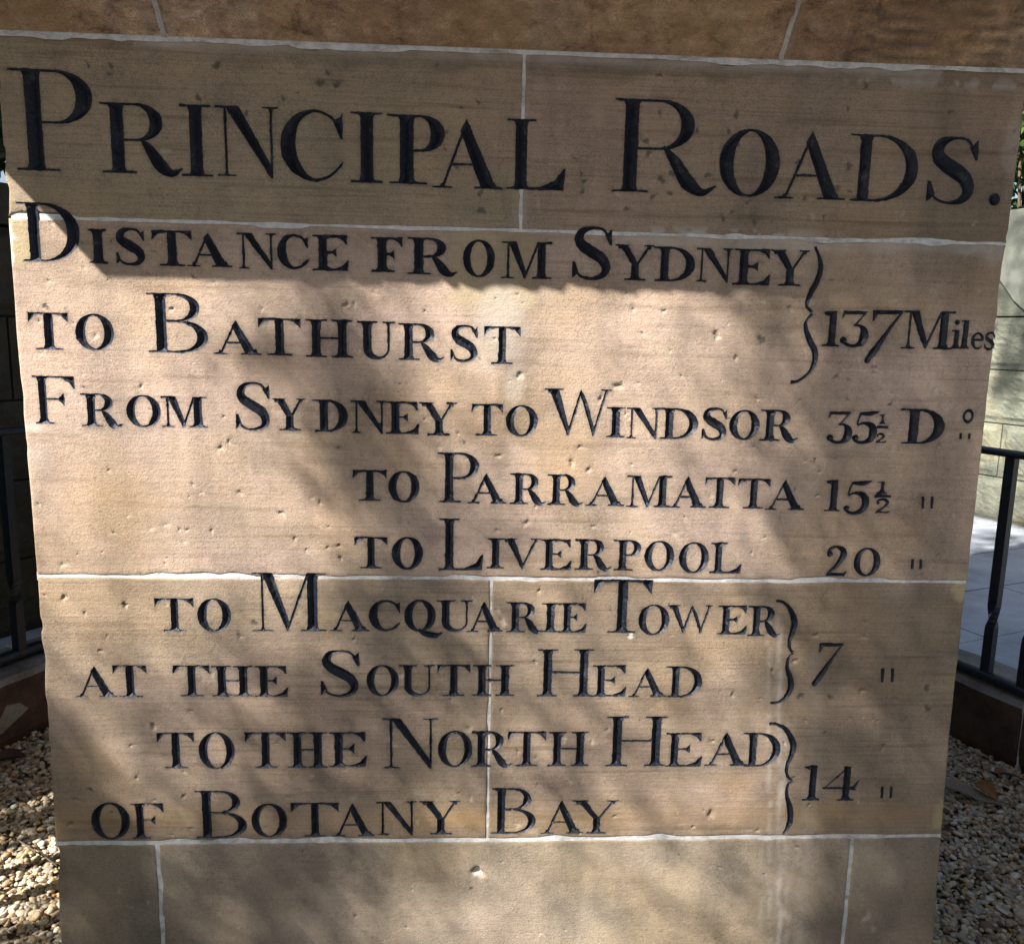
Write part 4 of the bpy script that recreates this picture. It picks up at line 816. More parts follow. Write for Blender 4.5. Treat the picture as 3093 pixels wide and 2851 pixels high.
    sw = [(m2[j], m2[i], m3[i]) for i, j in be]+[(m2[j], m3[i], m3[j]) for i, j in be]
    Fs = np.vstack([T, np.array(sw)]) if len(sw) else T
    sm = np.ones(len(Fs), bool); sm[len(T):] = False
    at = None
    if not mortar:
        xx = V2[:, 0]+OO[0]; zz = V2[:, 2]+OO[2]
        R_, G_, B_, A_ = stains_and_shade(xx, zz); nf = len(x); hal = abs(glyph_sdf(xx, zz)) < .0009; G_ = np.where(hal, np.maximum(G_, .10+.55*fbm(xx*80, zz*80, 66, 2)), G_)
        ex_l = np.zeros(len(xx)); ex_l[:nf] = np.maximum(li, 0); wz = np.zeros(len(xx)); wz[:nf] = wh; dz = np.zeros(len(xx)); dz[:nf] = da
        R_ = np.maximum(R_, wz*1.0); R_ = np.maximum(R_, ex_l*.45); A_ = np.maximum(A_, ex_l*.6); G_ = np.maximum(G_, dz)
        at = {'stain_shade': np.clip(np.c_[R_, G_, B_, A_], 0, 1)}
    me = mesh_data(name, V2, Fs, mat, sm, attrs=at)
    return obj(name, me, parent), glyph_sdf
stone_objs = []
for nm, outl, mt in STONES:
    o, _ = face_mesh('stone', outl, mt, ob); stone_objs.append((outl, o))
# mortar beds: one piece per joint
def rect(x0, x1, z0, z1, step=.006):
    P = []
    for a, b_ in (((x0, z0), (x1, z0)), ((x1, z0), (x1, z1)), ((x1, z1), (x0, z1)), ((x0, z1), (x0, z0))):
        k = max(1, int(np.hypot(a[0]-b_[0], a[1]-b_[1])/step)); P += [(a[0]+(b_[0]-a[0])*t, a[1]+(b_[1]-a[1])*t) for t in np.linspace(0, 1, k, endpoint=False)]
    return np.array(P)
ZL = cface('B', 1090, 900)[1]
for r in ((-.585, .712, Z1-.006, Z1+.0035), (-.584, .709, Z2-.005, Z2+.005), (-.586, .7095, Z3-.006, Z3+.006), (-.588, .716, Z4-.006, Z4+.007),
          (.055, .065, Z2+.0052, ZL), (.055, .065, ZL+.0004, Z1-.0062), (.0255, .035, Z4+.0072, Z3-.0062), (-.450, -.441, 0, Z4-.0062), (.575, .586, 0, Z4-.0062)):
    face_mesh('mortar', rect(*r), M_mortar, ob, back=.05, mortar=True)

# the carved letters: V-cut grooves, each a piece of the stone it is cut in
for g_ in GL:
    S = g_.S; nz, nx = S.shape
    gy, gx = np.gradient(S, HG); gm = np.hypot(gx, gy)
    J, I = np.where(S < -.00055)
    ridge = gm[J, I] < .80; keep = ridge | (((I+J) % 3 == 0) & (J % 2 == 0))
    J, I = J[keep], I[keep]
    verts = []; edges = []; nb = 0
    for L in g_.loops:
        b0 = len(verts); verts += [Vector(p) for p in L]; edges += [(b0+i, b0+(i+1) % len(L)) for i in range(len(L))]
    nb = len(verts); verts += [Vector((g_.x0+i*HG, g_.z0+j*HG)) for i, j in zip(I, J)]
    vo, eo, fo, orig, *_ = delaunay_2d_cdt(verts, edges, [], 0, 1e-7)
    P = np.array([(v[0], v[1]) for v in vo]); T = np.array([t for t in fo if len(t) == 3]); C_ = P[T].mean(1)
    T = T[in_loops(g_.loops, C_[:, 0], C_[:, 1])]
    us = np.unique(T); mp = np.zeros(len(P), int); mp[us] = np.arange(len(us)); P = P[us]; T = mp[T]
    a = P[T[:, 1]]-P[T[:, 0]]; b_ = P[T[:, 2]]-P[T[:, 0]]; cr = a[:, 0]*b_[:, 1]-a[:, 1]*b_[:, 0]; T[cr < 0] = T[cr < 0][:, ::-1]
    x, z = P[:, 0], P[:, 1]
    fi = np.clip((x-g_.x0)/HG, 0, nx-1.001); fj = np.clip((z-g_.z0)/HG, 0, nz-1.001); i = fi.astype(int); j = fj.astype(int); fi -= i; fj -= j
    d = np.maximum(0, -((S[j, i]*(1-fi)+S[j, i+1]*fi)*(1-fj)+(S[j+1, i]*(1-fi)+S[j+1, i+1]*fi)*fj))
    edge_d = np.array([orig[u] is not None and len(orig[u]) > 0 and min(orig[u]) < nb for u in us]); d[edge_d] = 0
    cx, cz = x.mean(), z.mean()
    best = None; bv = -1
    for outl, so_ in stone_objs:
        v = in_loops([outl], x, z).sum()
        if v > bv: bv = v; best = so_; bo = outl
    y = relief(x, z)[0]
    inb = in_loops([bo], x, z)
    V = np.c_[x, y+d*.95, z]-OO
    me = mesh_data(g_.name, V, T, M_paint, False)
    obj('letter' if g_.name == 'letter' else 'letter_mark', me, best)

# core, side and back stones
V, Fc = box_vf(XL+.03, XR-.03, .045, DEP-.03, 0, 1.75); V = np.array(V)-OO; obj('core', mesh_data('core', V, Fc, M_core, False), ob)
def plain_stone(x0, x1, y0, y1, z0, z1, mat, bev=.002):
    P = []; 
    V, Fc = box_vf(x0+bev*.5, x1-bev*.5, y0+bev*.5, y1-bev*.5, z0+bev*.5, z1-bev*.5)
    me = mesh_data('stone', np.array(V)-OO, Fc, mat, False, attrs={'stain_shade': np.zeros((8, 4))}); return obj('stone', me, ob)
for z0, z1, mt, k in ((Z2+.002, Z1-.002, M_die2, 0), (Z3+.002, Z2-.002, M_die, 1), (Z4+.002, Z3-.002, M_die, 0), (-.05, Z4-.002, M_base, 1)):
    ya = .304; yb = .304+(.45 if k else .55)
    for xa, xb in ((XL, XL+.2), (XR-.2, XR)):
        plain_stone(xa, xb, ya, yb-.004, z0, z1, mt); plain_stone(xa, xb, yb, DEP, z0, z1, mt)
    plain_stone(XL+.204, .06, DEP-.2, DEP, z0, z1, mt); plain_stone(.064, XR-.204, DEP-.2, DEP, z0, z1, mt)
for xa, xb in ((XL+.002, XL+.1), (XR-.1, XR-.002)):
    V, Fc = box_vf(xa, xb, .05, DEP-.002, .1, 1.59); obj('mortar', mesh_data('mortar', np.array(V)-OO, Fc, M_mortar, False), ob)
# cornice: cove, lip, fascia running round the die; the front in three stones
PROF = [(0, 1.6005), (.002, 1.607), (.009, 1.6125), (.020, 1.626), (.036, 1.641), (.052, 1.6535), (.075, 1.667), (.105, 1.680), (.14, 1.690), (.18, 1.697), (.225, 1.700), (.240, 1.700), (.243, 1.704), (.243, 1.84), (.26, 1.86), (.26, 1.90), (.1, 1.96), (-.12, 1.99)]
prof = []
for a, b_ in zip(PROF[:-1], PROF[1:]):
    k = max(1, int(math.hypot(b_[0]-a[0], b_[1]-a[1])/.007)) if a[0] < .20 and a[1] < 1.7 else 2
    prof += [(a[0]+(b_[0]-a[0])*t, a[1]+(b_[1]-a[1])*t) for t in np.linspace(0, 1, k, endpoint=False)]
prof.append(PROF[-1])
YB = DEP
def ring_pt(seg, p):
    k, v = seg
    xl, xr, yf, yb = XL-p, XR+p, -p, DEP+p
    if k == 'F': return (v, yf)
    if k == 'L': return (xl, v)
    if k == 'R': return (xr, v)
    if k == 'B': return (v, yb)
    return {'FL': (xl, yf), 'FR': (xr, yf), 'BL': (xl, yb), 'BR': (xr, yb)}[k]
def cornice_stone(segs, seed):
    V = []; n_ = len(segs); m_ = len(prof)
    for s in segs:
        for p, z in prof:
            x, y = ring_pt(s, p)
            if 0.002 < p < .25 and s[0] == 'F':
                d = (fbm(np.array([x*40]), np.array([z*60+p*40]), seed, 4)[0]-.5)*.013*min(1, p/.012); y += d*.7; z += d*.6
                pp = fbm(np.array([x*150]), np.array([p*150]), seed+3, 2)[0]; y += (pp-.5)*.0036
            V.append((x, y, z))
    Fs = [(i*m_+j, i*m_+j+1, (i+1)*m_+j+1, (i+1)*m_+j) for i in range(n_-1) for j in range(m_-1)]
    for e, fl in ((0, 0), (n_-1, 1)):
        f_ = [e*m_+j for j in range(m_)]; Fs.append(tuple(f_[::-1] if fl else f_))
    V = np.array(V); x = V[:, 0]; u = V[:, 2]+V[:, 1]
    n1 = fbm(x*30, u*30, 70, 4); n2 = fbm(x*9, u*22, 71, 4)
    xa, _ = on_face(415, 60); R_ = np.zeros(len(x)); G_ = np.zeros(len(x)); B_ = np.clip((n2-.45)*2.2, 0, .5); A_ = np.zeros(len(x))
    R_ = np.maximum(R_, .55*np.clip(1-np.hypot(x+.415, (V[:, 2]-1.628)*1.5)/.045, 0, 1)*(n1 > .47)); R_ = np.maximum(R_, .35*np.clip(1-np.hypot(x-.43, (V[:, 2]-1.628)*1.1)/.06, 0, 1)*(n1 > .42))
    # dark ironstone veins to the right
    vein = np.abs(np.sin((V[:, 2]*1.0-(x-.45)*.10+.018*fbm(x*7, u*3, 72, 3))*260)); G_ = np.maximum(G_, np.clip((x-.44)/.05, 0, 1)*np.clip(vein-.55, 0, .45)*1.7)
    G_ = np.maximum(G_, np.clip(.30-n1, 0, .3)*2.4); G_ = np.maximum(G_, .35*np.clip(1-abs(V[:, 2]-1.632)/.005, 0, 1)*(x < -.48))
    G_ = np.maximum(G_, .8*np.clip(1-np.hypot(x-.58, (V[:, 2]-1.652)*2)/.07, 0, 1)*n1)
    ao = mesh_data('cornice_stone', V-OO, Fs, M_cove, True, attrs={'stain_shade': np.clip(np.c_[R_, G_, B_, A_], 0, 1)})
    return obj('cornice_stone', ao, ob)
lin = lambda k, a, b_, n_: [(k, v) for v in np.linspace(a, b_, n_)]
cornice_stone(lin('F', -.3858, XL, 34)+[('FL', 0)]+lin('L', 0.0, .40, 12), 80)
cornice_stone(lin('F', .3855, -.3824, 110), 81)
cornice_stone([('R', .40), ('R', .2), ('R', 0), ('FR', 0)]+lin('F', XR, .3885, 50), 82)
cornice_stone([('L', .404), ('L', 1.3), ('BL', 0), ('B', .06)], 83); cornice_stone([('B', .064), ('B', XR), ('BR', 0), ('R', .404)], 84)
V, Fc = box_vf(XL+.02, XR-.02, .02, DEP-.02, 1.61, 1.97); obj('core', mesh_data('core', np.array(V)-OO, Fc, M_core, False), ob)
# mortar in the two cornice joints, following the cove
for xj in (-.384, .387):
    V = []; 
    for p, z in prof[:-6]:
        for dx in (-.0032, .0032): V.append((xj+dx, -p-.0006*(p > .002)-.0004, z-.0016))
    Fs = [(2*i, 2*i+1, 2*i+3, 2*i+2) for i in range(len(prof)-7)]
    V2 = V+[(a, b_+.02, c+.012) for a, b_, c in V]; k = len(V); assert k
    Fs2 = Fs+[(2*i, 2*i+2, 2*i+2+k, 2*i+k) for i in range(len(prof)-7)]+[(2*i+1, 2*i+1+k, 2*i+3+k, 2*i+3) for i in range(len(prof)-7)]
    obj('mortar', mesh_data('mortar', np.array(V2)-OO, Fs2, M_cmortar, False), ob)
# shaft above the cornice
def frustum(x0, x1, y0, y1, z0, X0, X1, Y0, Y1, z1):
    return [(x0, y0, z0), (x1, y0, z0), (x1, y1, z0), (x0, y1, z0), (X0, Y0, z1), (X1, Y0, z1), (X1, Y1, z1), (X0, Y1, z1)], box_vf(0, 1, 0, 1, 0, 1)[1]
zc = 1.98; cx, cy = .063, .65; hw = .44; 
for i in range(6):
    h2 = hw-.035; V, Fc = frustum(cx-hw, cx+hw, cy-hw, cy+hw, zc, cx-h2, cx+h2, cy-h2, cy+h2, zc+.45)
    obj('shaft_stone', mesh_data('shaft_stone', np.array(V)-OO, Fc, M_die, False, attrs={'stain_shade': np.zeros((8, 4))}), ob); zc += .453; hw = h2
V, Fc = frustum(cx-hw, cx+hw, cy-hw, cy+hw, zc, cx-.01, cx+.01, cy-.01, cy+.01, zc+.30); obj('shaft_cap', mesh_data('shaft_cap', np.array(V)-OO, Fc, M_die, False, attrs={'stain_shade': np.zeros((8, 4))}), ob)

# ------------------------------------------------------------------ round sandstone kerb
kb = tag(empty('stone_kerb', (RC[0], RC[1], 0)), 'round brown sandstone kerb around the gravel bed carrying the iron railing', 'kerb')
KP = [(R_IN+.03, -.05), (R_IN+.012, .0), (R_IN, .03), (R_IN, .195), (R_IN+.012, .212), (R_IN+.05, .216), (R_OUT-.015, .200), (R_OUT, .188), (R_OUT, 0.05)]
NK = 16; joint0 = math.atan2(*(on_ground(3078, 2330)[:2]-RC)[::-1])
for k in range(NK):
    a0 = joint0+2*math.pi*k/NK+.0012; a1 = joint0+2*math.pi*(k+1)/NK-.0012; na = 26; V = []
    for a in np.linspace(a0, a1, na):
        for r, z in [(KP[i][0]+(KP[i+1][0]-KP[i][0])*t, KP[i][1]+(KP[i+1][1]-KP[i][1])*t) for i in range(len(KP)-1) for t in ((0, .33, .66) if i in (2, 5) else (0,))]+[KP[-1]]:
            q = (fbm(np.array([a*12]), np.array([z*14]), 90+k, 3)[0]-.5)*.014*(1 if z > .02 else 2)
            V.append(((r+q)*math.cos(a), (r+q)*math.sin(a), z+q*.25))
    m_ = len(V)//na; Fs = [(i*m_+j, i*m_+j+1, (i+1)*m_+j+1, (i+1)*m_+j) for i in range(na-1) for j in range(m_-1)]
    Fs = [tuple(reversed(f_)) for f_ in Fs]
    Fs.append(tuple(range(m_))); Fs.append(tuple(range((na-1)*m_, na*m_))[::-1])
    mi = []
    for f_ in Fs:
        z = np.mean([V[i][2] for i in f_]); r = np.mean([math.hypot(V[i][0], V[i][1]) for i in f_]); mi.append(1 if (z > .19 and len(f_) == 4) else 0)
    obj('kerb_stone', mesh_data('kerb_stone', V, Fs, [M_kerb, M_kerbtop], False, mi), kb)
    a = a1+.0012; V, Fc = box_vf(R_IN+.0015, R_OUT-.01, -.004, .004, .0, .207); ca, sa = math.cos(a), math.sin(a)
    obj('mortar', mesh_data('mortar', [(x*ca-y*sa, x*sa+y*ca, z) for x, y, z in V], Fc, M_mortar, False), kb)

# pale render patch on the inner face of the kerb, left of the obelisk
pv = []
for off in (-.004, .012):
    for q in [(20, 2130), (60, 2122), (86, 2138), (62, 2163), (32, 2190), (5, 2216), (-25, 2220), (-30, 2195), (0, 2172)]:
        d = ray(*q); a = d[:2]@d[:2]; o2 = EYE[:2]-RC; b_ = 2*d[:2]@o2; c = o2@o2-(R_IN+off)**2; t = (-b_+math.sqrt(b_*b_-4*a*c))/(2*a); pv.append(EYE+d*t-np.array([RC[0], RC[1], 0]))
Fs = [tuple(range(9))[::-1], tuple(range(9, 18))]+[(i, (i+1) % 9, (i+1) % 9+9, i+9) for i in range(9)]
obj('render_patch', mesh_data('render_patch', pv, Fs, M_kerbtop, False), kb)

# ------------------------------------------------------------------ iron railing on the kerb
rl = tag(empty('iron_railing', (.065, .66, .2)), 'black wrought iron railing of twisted square bars on the round kerb', 'railing')
RR = 1.64
def torus_rail(name, z, hw, hh, par, rnd=10, seg=150):
    V = []; 
    for i in range(seg):
        a = 2*math.pi*i/seg
        for j in range(rnd):
            b_ = 2*math.pi*(j+.5)/rnd; c = math.cos(b_); s_ = math.sin(b_)
            u = hw*np.sign(c)*abs(c)**.6; v = hh*np.sign(s_)*abs(s_)**.6
            V.append(((RR+u)*math.cos(a), (RR+u)*math.sin(a), z+v-.2))
    Fs = [(i*rnd+j, ((i+1) % seg)*rnd+j, ((i+1) % seg)*rnd+(j+1) % rnd, i*rnd+(j+1) % rnd) for i in range(seg) for j in range(rnd)]
    return obj(name, mesh_data(name, V, Fs, M_iron, True), par)
torus_rail('bottom_rail', .236, .020, .016, rl); torus_rail('top_rail', .928, .024, .011, rl)
NB = 82
def bar_mesh():
    V = []; zs = np.linspace(.236, .922, 44)
    for z in zs:
        u = (z-.236)/.686
        tw = 0
        for c0 in (.285,):
            tw += math.radians(90)*min(1, max(0, (u-c0+.055)/.11))
        neck = 1-.18*sum(math.exp(-((u-c0)/.04)**2) for c0 in (.285,))
        h = .0138*neck
        for cx_, cy_ in ((-1, -1), (1, -1), (1, 1), (-1, 1)):
            x = cx_*h; y = cy_*h; V.append((x*math.cos(tw)-y*math.sin(tw), x*math.sin(tw)+y*math.cos(tw), z-.2))
    Fs = [(i*4+j, i*4+(j+1) % 4, (i+1)*4+(j+1) % 4, (i+1)*4+j) for i in range(len(zs)-1) for j in range(4)]
    Fs += [(3, 2, 1, 0), tuple((len(zs)-1)*4+j for j in range(4))]
    return mesh_data('bar', V, Fs, M_iron, False)
bm_ = bar_mesh(); a0 = math.radians(20.7); stp = math.radians(132.3/31)
for k in range(-26, 58):
    o = obj('bar', bm_, rl); a = a0+k*stp; o.location = (RR*math.cos(a), RR*math.sin(a), 0); o.rotation_euler = (0, 0, a+math.radians(8+random.uniform(-2, 2)))

# ------------------------------------------------------------------ boundary walls
def wall_thing(name, label, P0, d, u0, u1, zs, bl, matb, matj, thick, seedo, proud=.02, rough=.010, side=1):
    """front face line through P0 along d; front towards the obelisk (nrm)"""
    d = np.array(d, float); d /= np.hypot(*d); nrm = np.array([d[1], -d[0]])*side
    t = tag(empty(name, (P0[0], P0[1], zs[0])), label, 'wall', 'boundary walls round the paved court')
    var = []
    for ci in range(len(zs)-1):
        z0, z1 = zs[ci], zs[ci+1]; L = bl[ci % len(bl)][0]; off = bl[ci % len(bl)][1]; n0 = math.floor((u0-off)/L)
        key = (round(z1-z0, 3), L)
        while off+n0*L < u1:
            ua, ub = off+n0*L, off+(n0+1)*L; n0 += 1
            near = abs((ua+ub)/2-bl[ci % len(bl)][2]) < 1.3
            NX, NZ = (30, 16) if near else (8, 5)
            hx = (ub-ua)/2; hz = (z1-z0)/2; V = []; mrg = .028
            for j in range(NZ+1):
                for i in range(NX+1):
                    u = -hx+.004+(2*hx-.008)*i/NX; z = -hz+.004+(2*hz-.008)*j/NZ
                    e = min(hx-abs(u), hz-abs(z))
                    q = min(1, max(0, (e-mrg)/.012)); b0 = min(1, e/.010)
                    nn = vnoise(np.array([u*70+n0*9+ci*31]), np.array([z*70+seedo]), 3)[0]*.6+vnoise(np.array([u*28+n0*9]), np.array([z*28+ci*7]), 4)[0]*.4
                    V.append((u, z, -.006*(1-b0)+q*(proud*.5+rough*(nn-.3)*1.6)))
            W_ = []
            for u, z, h in V:
                p = np.array(P0)+d*((ua+ub)/2+u)+nrm*h; W_.append((p[0], p[1], (z0+z1)/2+z))
            Fs = [(j*(NX+1)+i, j*(NX+1)+i+1, (j+1)*(NX+1)+i+1, (j+1)*(NX+1)+i) for j in range(NZ) for i in range(NX)]
            # back corners so that the block has its depth
            k = len(W_); cor = [0, NX, (NZ+1)*(NX+1)-1, NZ*(NX+1)]
            for c in cor: W_.append((W_[c][0]-nrm[0]*.08, W_[c][1]-nrm[1]*.08, W_[c][2]))
            ring_e = [list(range(0, NX+1)), [NX+j*(NX+1) for j in range(NZ+1)], [NZ*(NX+1)+i for i in range(NX, -1, -1)], [j*(NX+1) for j in range(NZ, -1, -1)]]
            for q_, (rg, c0, c1) in enumerate(zip(ring_e, (0, 1, 2, 3), (1, 2, 3, 0))): Fs.append(tuple(rg[::-1])+(k+c0, k+c1))
            V3 = np.array(W_)-np.array([P0[0], P0[1], zs[0]])
            obj('block', mesh_data('block', V3, Fs, matb, False), t)
    a = np.array(P0)+d*u0; b_ = np.array(P0)+d*u1
    f0 = -nrm*.012; f1 = -nrm*thick
    V = []; 
    for z in (zs[0]-.1, zs[-1]-.004):
        for p in (a+f0, b_+f0, b_+f1, a+f1): V.append((p[0]-P0[0], p[1]-P0[1], z-zs[0]))
    obj('wall_body', mesh_data('wall_body', V, box_vf(0, 1, 0, 1, 0, 1)[1], matj, False), t)
    return t, d, nrm
def slab_on(t, name, P0, d, nrm, u0, u1, z0, z1, f, bk, mat, zref):
    a = np.array(P0)+d*u0; b_ = np.array(P0)+d*u1; V = []
    for z in (z0, z1):
        for p in (a+nrm*f, b_+nrm*f, b_-nrm*bk, a-nrm*bk): V.append((p[0]-P0[0], p[1]-P0[1], z-zref))
    return obj(name, mesh_data(name, V, box_vf(0, 1, 0, 1, 0, 1)[1], mat, False), t)
PR = (3.156, 3.783); dR = (-.42, .9)
# the front of the right wall faces the obelisk (towards -x)
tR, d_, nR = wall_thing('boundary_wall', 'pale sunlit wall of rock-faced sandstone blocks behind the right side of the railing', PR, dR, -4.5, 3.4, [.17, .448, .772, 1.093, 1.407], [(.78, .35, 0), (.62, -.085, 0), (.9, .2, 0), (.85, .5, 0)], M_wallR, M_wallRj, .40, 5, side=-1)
M_cope = stone_simple('smooth_pale_sandstone', [(.3, (.17, .19, .16)), (.5, (.23, .25, .20)), (.7, (.32, .33, .29))], 5, 150, .001, .85, .4)
tR2 = tR
# upper course: rock-faced spandrel under a smooth raking coping that rises towards the right
d_ = np.array(dR)/np.hypot(*dR)
def wall_poly(t, name, pts, f, bk, mat, zref, P0, nrm, d):
    V = []; n_ = len(pts)
    for off in (f, -bk):
        for u, z in pts: p = np.array(P0)+d*u+nrm*off; V.append((p[0]-P0[0], p[1]-P0[1], z-zref))
    Fs = [tuple(range(n_)), tuple(range(n_, 2*n_))[::-1]]+[(i, i+n_, (i+1) % n_+n_, (i+1) % n_) for i in range(n_)]
    return obj(name, mesh_data(name, V, Fs, mat, False), t)
wall_poly(tR, 'block', [(-4.5, 1.411), (3.4, 1.411), (3.4, 1.70), (.05, 1.70), (-.12, 1.412+.05), (-.20, 1.411)], .008, .36, M_wallR, .17, PR, nR, d_)
wall_poly(tR, 'coping', [(-4.5, 1.425), (-.17, 1.425), (-.08, 1.50), (0.0, 1.60), (.08, 1.69), (.6, 1.70), (3.4, 1.70), (3.4, 2.02), (-4.5, 2.02)], .03, .44, M_cope, .17, PR, nR, d_)
PL = (-1.581, 1.705); dL = (.56, .83)
tL, dl_, nL = wall_thing('boundary_wall', 'dark shaded wall of pecked sandstone blocks behind the left side of the railing', PL, dL, -3.2, 4.6, [.17, .442, .717, .99, 1.27, 1.56], [(.72, .2, 0), (.85, .42, 0), (.66, .3, 0), (.80, -.735+.8, 0), (.9, .5, 0)], M_wallL, M_wallLj, .42, 9, side=1)
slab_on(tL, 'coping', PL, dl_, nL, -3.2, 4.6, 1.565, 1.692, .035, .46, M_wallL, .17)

# ------------------------------------------------------------------ foliage
def leaves_mesh(name, C_, size, mat, ratio=.5, fold=.25, seed=1):
    r = np.random.default_rng(seed); n_ = len(C_)
    a = r.normal(size=(n_, 3)); a /= np.linalg.norm(a, axis=1)[:, None]; b_ = r.normal(size=(n_, 3)); b_ -= (b_*a).sum(1)[:, None]*a; b_ /= np.linalg.norm(b_, axis=1)[:, None]; c = np.cross(a, b_)
    L = size*r.uniform(.7, 1.3, n_)[:, None]; W_ = L*ratio
    tip = C_+a*L/2; bas = C_-a*L/2; l = C_+b_*W_/2+c*W_*fold; rr = C_-b_*W_/2+c*W_*fold
    l2 = C_-a*L*.18+b_*W_*.42+c*W_*fold*.8; r2 = C_-a*L*.18-b_*W_*.42+c*W_*fold*.8; l1 = C_+a*L*.2+b_*W_*.42+c*W_*fold*.8; r1 = C_+a*L*.2-b_*W_*.42+c*W_*fold*.8
    V = np.stack([bas, l2, l1, tip, r1, r2], 1).reshape(-1, 3)
    base = np.arange(n_)[:, None]*6
    Fs = np.concatenate([base+np.array([0, 1, 2, 3])[None], base+np.array([0, 3, 4, 5])[None]], 0)
    return mesh_data(name, V, Fs, mat, False)
def tube(P, R_, n_=8):
    P = [np.array(p, float) for p in P]; V = []; 
    for i, p in enumerate(P):
        t = P[min(i+1, len(P)-1)]-P[max(i-1, 0)]; t /= np.linalg.norm(t)+1e-9; u = np.cross(t, [0.3, .2, 1.0]); u /= np.linalg.norm(u)+1e-9; v = np.cross(t, u)
        for k in range(n_): a = 2*math.pi*k/n_; V.append(p+R_[i]*(u*math.cos(a)+v*math.sin(a)))
    Fs = [(i*n_+k, (i+1)*n_+k, (i+1)*n_+(k+1) % n_, i*n_+(k+1) % n_) for i in range(len(P)-1) for k in range(n_)]
    Fs += [tuple(range(n_)), tuple(range((len(P)-1)*n_, len(P)*n_))[::-1]]
    return V, Fs
def shrub(label, base, h, spread, nleaf, mat, size, seed, name='garden_shrub', z0=.25):
    r = np.random.default_rng(seed); root = tag(empty(name, base), label, 'shrub', 'shrubs beyond the boundary walls')
    parts = []; tips = []
    for k in range(9):
        a = r.uniform(0, 6.28); q = r.uniform(.3, 1)*spread; end = np.array([q*math.cos(a), q*math.sin(a), h*r.uniform(.65, 1)]); mid = end*np.array([.4, .4, .55])
        parts.append(tube([(0, 0, 0), mid, end], [.02, .014, .005], 6)); tips += [mid, end, (mid+end)/2]
    V, Fs = join_vf(parts); obj('stem', mesh_data('stem', V, Fs, M_bark, True), root)
    ncl = 60; cl = np.c_[r.normal(0, spread*.5, ncl), r.normal(0, spread*.5, ncl), r.uniform(z0, h, ncl)]
    c = cl[r.integers(0, ncl, nleaf)]+r.normal(0, spread*.17, (nleaf, 3))
    obj('crown', leaves_mesh('crown', c, size, mat, .5, .25, seed), root); return root
back = lambda t: np.array([PR[0], PR[1]])+d_*t
for i, (u, off, h, lab, mt) in enumerate(((-.55, .75, 3.3, 'bright green leafy shrub just behind the coping of the pale wall', M_leaf), (.5, 1.1, 3.9, 'tall green shrub behind the pale wall, close to the edge of the obelisk', M_leaf), (-.1, 2.2, 4.6, 'dark dense shrub farther back behind the pale wall', M_leafd))):
    p = back(u)-nR*off; shrub(lab, (p[0], p[1], 0), h, .75, 9000, mt, .085, 200+i, z0=1.7)
pL = np.array(PL)
for i, (u, off, h, z0, lab) in enumerate(((-.9, .9, 3.0, 1.95, 'dark evergreen shrub showing over the coping of the dark wall'), (.35, 1.3, 3.8, 1.9, 'tall dark evergreen shrub behind the dark wall, hidden in part by the obelisk'))):
    p = pL+dl_*u-nL*off; shrub(lab, (p[0], p[1], 0), h, .7, 7000, M_leafd, .09, 300+i, z0=z0)

# the tree whose crown filters the sun on the inscription (it stands to the left behind the viewer)
e1 = np.cross(LS, [0, 0, 1.0]); e1 /= np.linalg.norm(e1); e2 = np.cross(e1, LS)
TX = np.array([60+120*i for i in range(16)])*PW/2005; TY = np.array([560+120*i for i in range(11)])*PW/2005
TM = np.array([
 [.98, .98, .96, .88, .30, .15, .55, 1, 1, .92, .80, .55, .14, .04, .03, .02],
 [1, 1, 1, .75, .04, .00, .25, .95, 1, 1, .95, .68, .15, .04, .03, .03],
 [1, 1, 1, 1, .35, .00, .02, .65, .92, .92, .90, .68, .20, .06, .04, .03],
 [1, 1, 1, 1, .95, .02, .00, .35, .88, .92, .88, .68, .20, .07, .04, .03],
 [1, 1, 1, 1, 1, .50, .00, .10, .55, .68, .72, .62, .30, .07, .04, .03],
 [.80, .90, .90, .85, .70, .22, .00, .05, .48, .62, .62, .62, .35, .07, .03, .02],
 [.45, .62, .68, .60, .38, .12, .03, .14, .45, .58, .62, .60, .38, .07, .03, .02],
 [.24, .36, .40, .32, .18, .06, .08, .26, .42, .50, .50, .50, .32, .06, .02, .02],
 [.15, .24, .26, .20, .10, .04, .10, .24, .34, .36, .40, .75, .42, .06, .02, .02],
 [.04, .07, .07, .06, .04, .02, .20, .42, .75, .78, .72, .60, .40, .06, .02, .02],
 [.02, .03, .03, .03, .02, .04, .32, .62, .85, .88, .80, .65, .34, .04, .02, .02]])
def project(x, z):
    d = np.stack([x-EYE[0], np.zeros_like(x)-EYE[1], z-EYE[2]], -1); f_ = d@FW
    return PW/2+F*(d@RT)/f_, PH/2-F*(d@UP)/f_
r = np.random.default_rng(5)
SPOTS = []
def spot(P, rad, val): P = np.array(P); SPOTS.append((P@e1, P@e2, rad, val))
for P, rad, v in (((on_ground(60, 2640)), .10, 1), (on_ground(150, 2700), .09, .9), (on_ground(60, 2290), .09, .8), (on_ground(80, 2480), .10, .08), (on_ground(70, 2820), .07, .1),
                  (on_ground(2980, 2700), .14, 1), (on_ground(3080, 2560), .09, 1), (on_ground(2900, 2830), .10, .9), (on_ground(3050, 2420), .10, .9), (on_ground(2960, 2560), .08, .2), ((3.2, 3.7, 1.9), .14, .08), ((3.2, 3.7, 1.6), .16, .35), ((3.2, 3.7, .75), .26, 1), ((3.2, 3.7, .4), .2, .6), ((3.2, 3.7, 1.05), .12, .05), (on_ground(3010, 1640, .18), .22, .22), (on_ground(3060, 1700, .18), .2, .3)):
    spot(P, rad, v)
